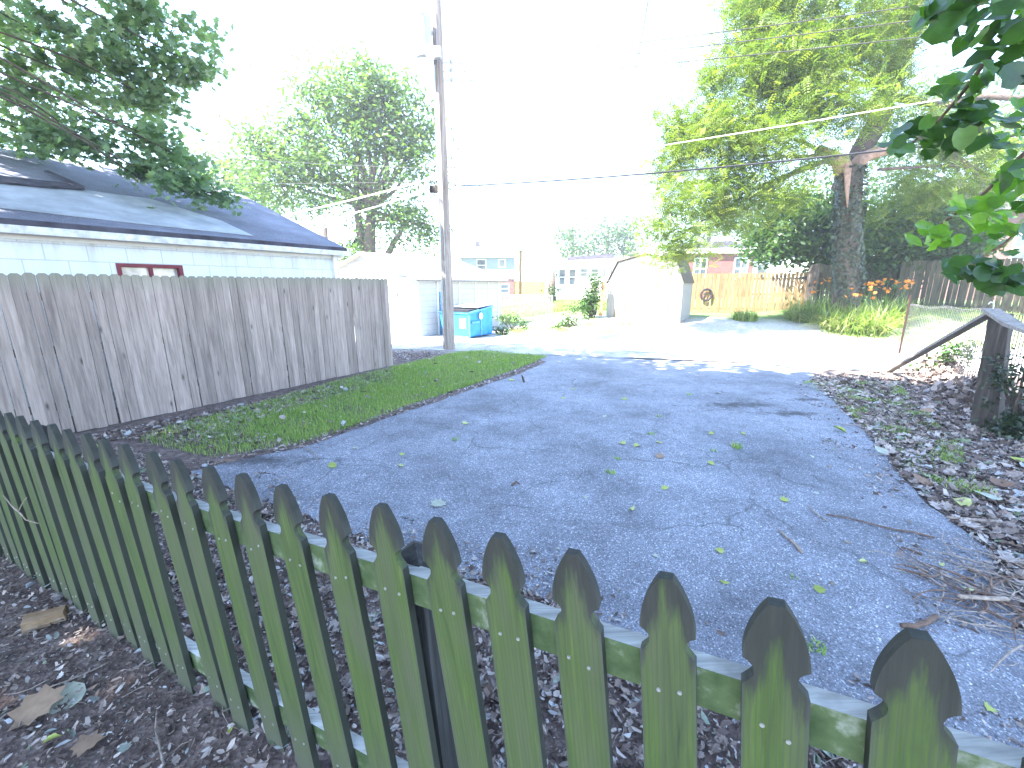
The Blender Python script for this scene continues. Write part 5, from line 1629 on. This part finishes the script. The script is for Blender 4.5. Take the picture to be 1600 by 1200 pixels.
lawn = [g2(1385, 560)] and [(9.8, 13.0), (21, 9.5), (26, 12), (20, 17), (12.5, 17.5)]
field('lawn_grass', lawn, 30000, .06, .14, .010, M['grass'], None, label='sunlit rough grass beyond the alley at right', seed=3)
field('far_lawn_grass', [(-2, 22), (6, 21.5), (8, 30), (-2, 30)], 26000, .2, .5, .03, M['grass'], lambda x, y: .3 + .7 * fn(x, y), label='rough lawn behind the chain link fence', seed=4)
field('bank_grass', [(-.6, 14.6), (4.2, 13.6), (5, 15.6), (.5, 17)], 2500, .05, .2, .012, M['grass'], lambda x, y: max(0, fn(x, y, 2) - .45) * 2, label='patchy weeds on the bank beyond the alley', seed=5)
rp = [g2(*q) for q in ((1250, 598), (1400, 600), (1440, 640), (1500, 700), (1560, 780), (1500, 790), (1420, 735), (1370, 690), (1320, 640))]
field('weedy_grass', rp, 6000, .025, .08, .006, M['grass'], lambda x, y: max(0.02, fn(x, y, 3.1) - .62) * 2.5, label='thin weeds among the litter right of the driveway', seed=6)

# weeds in asphalt cracks
for u, v, n, L, lab in ((1151, 701, 26, .07, 'tallest weed sprouting from the driveway, near the bright spot'), (1115, 706, 12, .03, 'tiny weed just left of the tallest driveway weed'), (954, 740, 24, .035, 'round low weed in the middle of the driveway'), (712, 688, 16, .035, 'brownish weed tuft on the left part of the driveway'),
                        (1030, 652, 18, .03, 'weeds in the central driveway crack, far end'), (1018, 680, 18, .03, 'weeds in the central driveway crack, near end'), (1077, 618, 14, .04, 'faint weed tuft near the far end of the driveway'), (965, 718, 12, .03, 'flat weed tuft above the round low driveway weed'), (1275, 1015, 20, .03, 'leafy weed on the asphalt behind the second picket from the right'), (147, 700, 14, .05, 'weed in the litter behind the mossy pickets'), (1240, 905, 7, .02, 'small sprout near the lower right of the driveway')):
    c = G(u, v, 0)
    r_ = blades('weed_tuft', M['grass'], c, n * 2, L * .6, L * 1.3, .005, None, 1.3, 3, .05 if n > 12 else .03)
    for vv in r_.data.vertices: vv.co = (vv.co.x - c.x, vv.co.y - c.y, vv.co.z + .008)
    r_.location = (c.x, c.y, 0)
    tag(r_, lab, 'weed', 'weeds growing through the driveway')

# ------------------------------------------------------------------ leaf litter (stuff)
T_CHIP = [(-.9, -.25, .02), (.2, -.42, .0), (1.0, -.05, .08), (.35, .38, .0), (-.7, .3, .06)]
F_CHIP = [(0, 1, 2, 3, 4)]
def litter(name, polys, n, s0, s1, label, seed, dens=None, stars=.12, z=.012, lift=.02, exclude=None):
    rr_ = np.random.default_rng(seed)
    pts_ = []
    while len(pts_) < n:
        pl_ = polys[rr_.integers(len(polys))]
        xs_ = [p[0] for p in pl_]; ys_ = [p[1] for p in pl_]
        x = rr_.uniform(min(xs_), max(xs_)); y = rr_.uniform(min(ys_), max(ys_))
        if not inside((x, y), pl_): continue
        if dens and rr_.random() > dens(x, y): continue
        pts_.append((x, y, H(x, y) + z + rr_.random() * lift))
    pts_ = np.array(pts_); k = len(pts_)
    root = bpy.data.objects.new(name, None)
    nn_ = rr_.normal(0, .38, (k, 3)); nn_[:, 2] = 1
    sz = s0 + (s1 - s0) * rr_.random(k) ** 3
    st = rr_.random(k)
    cls = [(st < stars, T_SYC, F_STAR, 1.2), ((st >= stars) & (st < .45), T_LEAF, F_LEAF, 1.0), (st >= .45, T_CHIP, F_CHIP, .8)]
    objs = []
    # join all three kinds in one mesh through scatter then merge arrays
    for msk, tm_, fm_, sc in cls:
        if msk.sum() == 0: continue
        o = scatter(name, M['litter'], pts_[msk], nn_[msk], rr_.uniform(0, 6.28, int(msk.sum())), sz[msk] * sc, tm_, fm_, rr_.random(int(msk.sum())), None, .35)
        objs.append(o)
    bpy.data.objects.remove(root)
    vs, fs, rn = [], [], []
    for o in objs:
        b0 = len(vs); me = o.data
        vs += [tuple(q.co) for q in me.vertices]
        fs += [tuple(b0 + i for i in p.vertices) for p in me.polygons]
        rn += [a.value for a in me.attributes['rnd'].data]
        bpy.data.objects.remove(o)
    me = bpy.data.meshes.new(name); me.from_pydata(vs, [], fs); me.materials.append(M['litter'])
    at = me.attributes.new('rnd', 'FLOAT', 'FACE'); at.data.foreach_set('value', rn)
    o = bpy.data.objects.new(name, me); col.objects.link(o)
    tag(o, label, 'leaf litter', None, 'stuff')
    return o
fl = PB + Pd * 2.0; fr2 = PB - Pd * 4.2
yard = [(fl.x, fl.y), (fr2.x, fr2.y), (1.2, -.3), (-1, -.4), (-3.5, .2), (-5, 2.0)]
gapz = [(p[0], p[1]) for p in near[::-1]] 
between = [(fl.x, fl.y), (fr2.x, fr2.y), (2.5, .55)] + near + [left_edge[0], g2(200, 700), (-4.6, 4.0), (-4.6, 3.0)]
yard = [(-6, 3.4), (-3.6, 2.5), (2.0, -.2), (1.2, -.8), (-1, -.6), (-3.5, .2), (-6, 1.5)]
litter('leaf_litter', [yard], 30000, .006, .027, 'brown leaf litter and mulch on the yard side of the picket fence', 11, stars=.04)
litter('leaf_litter', [between], 25000, .008, .036, 'dead leaves lying between the picket fence and the asphalt', 12, stars=.08)
rside = [right_edge[0], g2(1400, 588), g2(1440, 600), g2(1500, 640), g2(1600, 720), g2(1700, 800), g2(1750, 1100), (2.6, .9)] + right_edge[::-1][:-1]
rside = [g2(1262, 592), g2(1330, 584), g2(1420, 585), g2(1480, 598), g2(1560, 650), g2(1700, 800), (3.6, 1.2), (2.4, .7)] + right_edge[::-1][:-1]
litter('leaf_litter', [rside], 26000, .010, .062, 'dry leaf litter on the bank right of the driveway', 13, stars=.2)
# leaves drifting onto the asphalt edge
def dn(x, y):
    return 1.0
spill_r = [(p[0] - .55, p[1] + .05) for p in right_edge] + right_edge[::-1]
litter('leaf_litter', [spill_r], 1500, .006, .03, 'loose leaf bits scattered on the right edge of the asphalt', 14, dens=lambda x, y: fn(x, y, 2.5) ** 2 * .8, stars=.05, lift=.006)
spill_n = [(p[0] + .1, p[1] + .38) for p in near] + near[::-1]
litter('leaf_litter', [spill_n], 1300, .006, .028, 'loose leaf bits scattered on the near edge of the asphalt', 15, dens=lambda x, y: fn(x, y, 2.1) ** 3 * .8, stars=.05, lift=.006)
fbase = [g2(130, 690), g2(210, 690), g2(330, 700), g2(420, 690), g2(380, 665), g2(500, 628), g2(615, 592), g2(612, 576), g2(500, 606), g2(380, 634), g2(250, 660), g2(150, 680)]
litter('leaf_litter', [fbase], 3800, .012, .05, 'dead leaves gathered at the foot of the tall board fence', 16, stars=.2)
litter('leaf_litter', [[g2(612, 572), g2(690, 560), g2(700, 549), g2(612, 549)]], 900, .012, .04, 'dry leaves around the base of the utility pole', 17)
edge_l = left_edge + [(p[0] - .22, p[1] + .05) for p in left_edge[::-1]]
litter('leaf_litter', [edge_l], 1100, .01, .04, 'leaf bits along the grass edge of the driveway', 18, stars=.2)
litter('leaf_litter', [gp_], 420, .012, .05, 'stray dead leaves lying in the green grass strip', 19, stars=.3, z=.045, lift=.03)
# heap of dead leaves against the wire fence
hp = []
for _ in range(2600):
    t_ = random.random(); c = Vector((8.6, 8.4, 0)).lerp(Vector((6.35, 5.3, 0)), t_)
    hh_ = random.random() ** 1.5
    hp.append((c.x + random.gauss(.05, .22) * (1 - hh_ * .6), c.y + random.gauss(0, .2) * (1 - hh_ * .6), .02 + .42 * hh_ * (.6 + .4 * math.sin(t_ * 9))))
o = scatter('leaf_heap', M['litter'], hp, rand_n(len(hp), .4), rng.uniform(0, 6.28, len(hp)), rng.uniform(.02, .07, len(hp)), T_SYC, F_STAR, rng.random(len(hp)) * .9, None, .3)
tag(o, 'heap of dead brown leaves caught against the wire fence', 'leaf heap', None, 'stuff')

# fine twigs among litter (stuff)
def twigs(name, poly, n, L0, L1, r_, m, label, seed, z=.02):
    rr_ = random.Random(seed); b = MB()
    xs_ = [p[0] for p in poly]; ys_ = [p[1] for p in poly]; c = 0
    while c < n:
        x = rr_.uniform(min(xs_), max(xs_)); y = rr_.uniform(min(ys_), max(ys_))
        if not inside((x, y), poly): continue
        c += 1
        L = L0 + (L1 - L0) * rr_.random() ** 2; a = rr_.uniform(0, 6.28); bd_ = rr_.gauss(0, .25) * L
        dx, dy = math.cos(a), math.sin(a); rad_ = r_ * rr_.uniform(.5, 1.6)
        zz = H(x, y) + z
        b.tube([(x + dx * L * f - dy * bd_ * 4 * f * (1 - f) * .5, y + dy * L * f + dx * bd_ * 4 * f * (1 - f) * .5, zz + rr_.uniform(0, .012)) for f in (0, .33, .66, 1)], [rad_, rad_ * .9, rad_ * .7, rad_ * .3], 4, cap=False)
    tag(b.build(name, m), label, 'twigs', None, 'stuff')
twigs('fine_twigs', yard, 420, .03, .22, .0018, M['twig'], 'thin dry twigs and stems in the litter on the yard side', 21)
twigs('fine_twigs', between, 380, .03, .2, .0018, M['twig'], 'thin dry stems in the litter behind the pickets', 22)
twigs('fine_twigs', rside, 700, .05, .35, .003, M['twig'], 'dry twigs scattered through the litter on the right bank', 23)
brush = [g2(1440, 900), g2(1560, 880), g2(1680, 930), g2(1720, 1100), g2(1600, 1080), g2(1500, 960)]
twigs('twig_pile', brush, 110, .12, .6, .004, M['twig'], 'tangle of dry brush on the asphalt edge at lower right', 24, .025)
twigs('twig_pile', [g2(1420, 900), g2(1500, 890), g2(1600, 960), g2(1600, 1000), g2(1500, 950)], 30, .15, .5, .006, M['twig_dark'], 'darker broken sticks inside the brush at lower right', 25, .03)
twigs('fine_twigs', [g2(900, 600), g2(1250, 600), g2(1500, 870), g2(1450, 1000), g2(1000, 900)], 60, .03, .14, .002, M['twig_dark'], 'a few short twigs lying on the open driveway', 26, .014)

# individual sticks
def stick(px, r0, r1, m, label, z=.02, name='stick'):
    ps = [G(u, v, z) for u, v in px]
    o = MB().tube(ps, [r0 + (r1 - r0) * i / (len(ps) - 1) for i in range(len(ps))], 7).build(name, m, smooth=True)
    tag(o, label, 'stick')
stick([(1291, 804), (1320, 808), (1360, 818), (1395, 827), (1430, 832), (1460, 840)], .005, .007, M['twig_dark'], 'long thin curved brown stick lying across the right of the driveway')
stick([(1217, 828), (1228, 838), (1243, 850), (1252, 862)], .006, .012, M['twig'], 'short pale peeled stick on the driveway left of the long curved one')
stick([(1262, 790), (1275, 802), (1292, 814)], .004, .005, M['twig'], 'very thin pale stick just above the short peeled stick')
stick([(1408, 977), (1430, 978), (1448, 972), (1463, 963)], .012, .014, M['twig_dark'], 'thick bent brown stick behind the tip of the rightmost picket', .025)
stick([(1498, 932), (1520, 933), (1545, 935), (1573, 936)], .012, .012, M['twig'], 'straight grey stick on top of the brush pile', .05)
stick([(1408, 855), (1425, 860), (1441, 866)], .004, .009, M['twig_dark'], 'small flat dark stick right of the driveway centre')
stick([(1480, 698 + 110), (1520, 812), (1562, 815)], .010, .012, M['twig'], 'grey branch piece in the litter at the right bank', .035)
stick([(1345, 652), (1375, 655), (1405, 654)], .012, .010, M['twig'], 'pale stick in the litter near the sunlit patch', .03)
stick([(478, 700), (492, 708), (497, 722)], .004, .003, M['twig'], 'curled pale stem at the grass edge of the driveway')
stick([(545, 860), (575, 848), (600, 838), (625, 828)], .003, .003, M['twig'], 'thin straw stem behind the middle pickets') 
stick([(65, 1078), (110, 1062), (145, 1047), (170, 1034)], .003, .004, M['twig'], 'long straight pale straw in the litter at lower left')
stick([(245, 1110), (243, 1140), (250, 1170), (256, 1195)], .003, .004, M['twig'], 'forked pale stem at the bottom left of the picket fence')
stick([(800, 758), (806, 752), (812, 756)], .010, .006, M['twig_dark'], 'small dark curled scrap in the middle of the driveway')
o = MB().tube([G(819, 598, 0) + Vector((0, 0, .0)), P(817, 590, G(819, 598, 0).y), P(815, 586, G(819, 598, 0).y)], [.02, .022, .006], 6).build('stub', M['old_dark'])
tag(o, 'short dark upright stub at the far left edge of the driveway', 'stub')
# hooked twig hanging on pickets at far left
hkpts = [PL(u, v, PB - faceY * .02, Pn) for u, v in ((5, 774), (20, 792), (32, 802), (40, 812), (60, 818))]
hk2 = [PL(u, v, PB - faceY * .02, Pn) for u, v in ((29, 800), (34, 788), (42, 777))]
tag(MB().tube(hkpts, [.003, .004, .004, .0035, .002], 6).tube(hk2, [.003, .0025, .0015], 6).build('hooked_twig', M['twig'], smooth=True), 'forked dry twig caught on the face of the left pickets', 'twig')
st5 = [PL(u, v, PB + faceY * .06, Pn) for u, v in ((504, 862), (492, 880), (489, 898), (493, 915))]
tag(MB().tube(st5, .0018, 5).build('dry_tendril', M['twig']), 'thin pale tendril hanging over the top rail', 'tendril')

# log chunk and stones at left
lg = thing('firewood_chunk', G(75, 975, 0), R(35), 'split chunk of grey brown firewood lying by the left end of the picket fence', 'log')
b = MB()
sec = [(-.042, 0), (.04, -.006), (.05, .035), (.01, .075), (-.035, .055)]
b.v = []
for i, x in enumerate((-.075, -.025, .03, .075)):
    for (y, z) in sec: b.v.append((x + random.uniform(-.008, .008), y * (1 - .1 * i * .5) + random.uniform(-.006, .006), z * (1 - .06 * i) + .012))
for i in range(3):
    for k in range(5): b.f.append((i * 5 + k, (i + 1) * 5 + k, (i + 1) * 5 + (k + 1) % 5, i * 5 + (k + 1) % 5))
b.f += [(4, 3, 2, 1, 0)[::-1], tuple(15 + k for k in range(5))[::-1]]
b.build('wood', M['firewood'], lg)
def stone(u, v, r_, label, m='gutter'):
    c = G(u, v, 0); bmv = MB()
    n1, n2 = 5, 8
    for i in range(n1):
        ph = math.pi * i / (n1 - 1)
        for k in range(n2):
            a = 6.283 * k / n2; q = r_ * (1 + random.uniform(-.18, .18))
            bmv.v.append((q * math.sin(ph) * math.cos(a), q * .8 * math.sin(ph) * math.sin(a), q * .6 * math.cos(ph) + r_ * .4))
    for i in range(n1 - 1):
        for k in range(n2): bmv.f.append((i * n2 + k, i * n2 + (k + 1) % n2, (i + 1) * n2 + (k + 1) % n2, (i + 1) * n2 + k))
    o = bmv.build('stone', M[m], loc=(c.x, c.y, .005), smooth=True); tag(o, label, 'stone')
stone(92, 936, .035, 'grey stone between the firewood chunk and the pickets', 'old_wood')
stone(1324, 850, .022, 'small dark stone on the driveway below the long curved stick', 'old_wood')
stone(1296, 731, .024, 'small brown stone on the right part of the driveway', 'old_wood')
stone(1300, 914, .018, 'small grey pebble near the pale yellow leaf', 'old_wood')

# single fallen leaves
def fallen(u, v, size, kind, label, z=.018, tm_=T_SYC, fm_=F_STAR, spin=None):
    c = G(u, v, z)
    o = scatter('fallen_leaf', M[kind], [(0, 0, 0)], [(random.gauss(0, .15), random.gauss(-.1, .15), 1)], np.array([random.uniform(0, 6.28) if spin is None else spin]), size, tm_, fm_, [random.random()], None, .22)
    sm_ = min(q.co.z for q in o.data.vertices)
    o.location = (c.x, c.y, c.z - .006 - min(0, sm_))
    tag(o, label, 'leaf', 'single fallen leaves')
fallen(60, 1108, .095, 'brown_leaf', 'largest tan lobed dead leaf in the litter at the left')
fallen(105, 1090, .075, 'pale_leaf', 'curled olive dead leaf touching the largest tan leaf', tm_=T_HEART, fm_=F_HEART)
fallen(135, 1165, .06, 'brown_leaf', 'brown lobed dead leaf at the bottom left edge')
fallen(80, 1155, .028, 'yellow_leaf', 'small yellow green leaf below the largest tan leaf', tm_=T_LEAF, fm_=F_LEAF)
fallen(360, 1137, .022, 'yellow_leaf', 'small bright yellow leaf at the foot of the pickets', tm_=T_LEAF, fm_=F_LEAF)
fallen(245, 714, .05, 'pale_leaf', 'square pale leaf on the dirt behind the left pickets')
fallen(685, 787, .075, 'pale_leaf', 'largest pale green leaf on the driveway, left side')
fallen(728, 661, .055, 'yellow_leaf', 'pale leaf on the left of the driveway near the grass')
fallen(1030, 713, .06, 'brown_leaf', 'single reddish brown leaf in the middle of the driveway')
fallen(1312, 673, .085, 'yellow_leaf', 'long yellow leaf at the right edge of the asphalt', tm_=T_LEAF, fm_=F_LEAF)
fallen(1280, 921, .035, 'yellow_leaf', 'yellow leaf just above the two rightmost pickets')
fallen(1547, 1105, .025, 'yellow_leaf', 'yellow leaf at the lower right corner beside the last picket')
fallen(987, 795, .04, 'yellow_leaf', 'yellow green leaf left of centre on the lower driveway', tm_=T_LEAF, fm_=F_LEAF)
fallen(1038, 762, .04, 'yellow_leaf', 'yellow green leaf beyond the one left of centre')
fallen(1225, 780, .042, 'yellow_leaf', 'yellow leaf left of the long curved stick')
fallen(1132, 909, .03, 'yellow_leaf', 'narrow yellow leaf above the third picket from the right', tm_=T_LEAF, fm_=F_LEAF)
fallen(1124, 860, .034, 'yellow_leaf', 'pale yellow leaf below the short peeled stick')
fallen(1350, 878, .034, 'yellow_leaf', 'slim yellow leaf below the small dark stone', tm_=T_LEAF, fm_=F_LEAF)
fallen(1472, 881, .03, 'yellow_leaf', 'yellow leaf left of the brush pile', tm_=T_LEAF, fm_=F_LEAF)
fallen(1515, 919, .03, 'yellow_leaf', 'rounded yellow leaf lying in the brush pile', tm_=T_LEAF, fm_=F_LEAF, z=.04)
fallen(582, 965, .03, 'pale_leaf', 'blue green leaf between two middle pickets')
fallen(1025, 873 - 5, .02, 'pale_leaf', 'tiny pale leaf beyond the fourth picket from the right')
for (u, v, s_, w_l) in ((628, 709, .035, 'upper of two small leaves near the left edge of the driveway'), (627, 727, .035, 'lower of two small leaves near the left edge of the driveway'),
        (972, 692, .05, 'left of three pale leaves in a row on the mid driveway'), (995, 696, .045, 'middle of three pale leaves in a row on the mid driveway'), (1030, 691, .04, 'right of three pale leaves in a row on the mid driveway'),
        (1111, 677, .035, 'small pale leaf straight above the tiny driveway weed'), (1161, 677, .035, 'small pale leaf above the tallest driveway weed'), (1111, 724, .04, 'pale leaf just below the tiny driveway weed'),
        (915, 777, .022, 'tiny pale leaf left of the two lower yellow green leaves'), (1269, 713, .028, 'small leaf left of the small brown stone'), (976, 623, .06, 'pale leaf farthest up the middle of the driveway'), (895, 608, .05, 'pale leaf at the far end, near the sunlit edge'),
        (1122, 614, .05, 'pale leaf above the long dark oil stain'), (872, 857, .016, 'tiny leaf just beyond the fourth picket tip'), (1276, 769, .025, 'small leaf above the very thin pale stick'), (520, 728, .05, 'pale leaf on the asphalt nearest the curled stem'),
        (880, 622, .04, 'small leaf under the far sunlit edge, left of centre'), (800, 594, .07, 'large pale leaf beside the short dark stub'), (945, 650, .04, 'lone pale leaf in the far middle of the driveway'), (555, 700, .04, 'small pale leaf at the grass corner of the driveway')):
    fallen(u, v, s_, random.choice(['yellow_leaf', 'pale_leaf', 'yellow_leaf']), w_l)
# leaves lying on litter (right bank)
for (u, v, s_, k_, lab) in ((1375, 705, .07, 'pale_leaf', 'pale green leaf at the asphalt edge of the right bank'), (1440, 752, .08, 'brown_leaf', 'large brown leaf in the right bank litter'), (1540, 775, .10, 'pale_leaf', 'largest grey green leaf in the right bank litter'), (1500, 785, .07, 'yellow_leaf', 'long green leaf in the right bank litter'), (1565, 755, .09, 'brown_leaf', 'tan curled leaf near the right edge of the photo'), (1450, 642, .09, 'brown_leaf', 'brown leaf at the edge of the sunlit patch'), (1595, 720, .08, 'yellow_leaf', 'pale leaf beside the ivy clump')):
    fallen(u, v, s_, k_, lab, z=.045, tm_=T_HEART, fm_=F_HEART)

# ------------------------------------------------------------------ lens flare veil
hm = bpy.data.materials.new('flare_veil'); hm.use_nodes = True
t = hm.node_tree; t.nodes.clear()
vp = t.nodes.new('ShaderNodeVolumePrincipled'); vp.inputs['Color'].default_value = (.92, .95, 1, 1); vp.inputs['Density'].default_value = .0021
vp.inputs['Anisotropy'].default_value = .2
oo = t.nodes.new('ShaderNodeOutputMaterial'); t.links.new(vp.outputs[0], oo.inputs['Volume'])
hz = MB().box(-95, 115, -45, 155, -1.2, 32).build('flare_veil', hm)  # added volume washing out the distance the way lens flare does
tag(hz, 'added lens haze', 'flare_veil', None, 'stuff')
scn.cycles.volume_bounces = 0
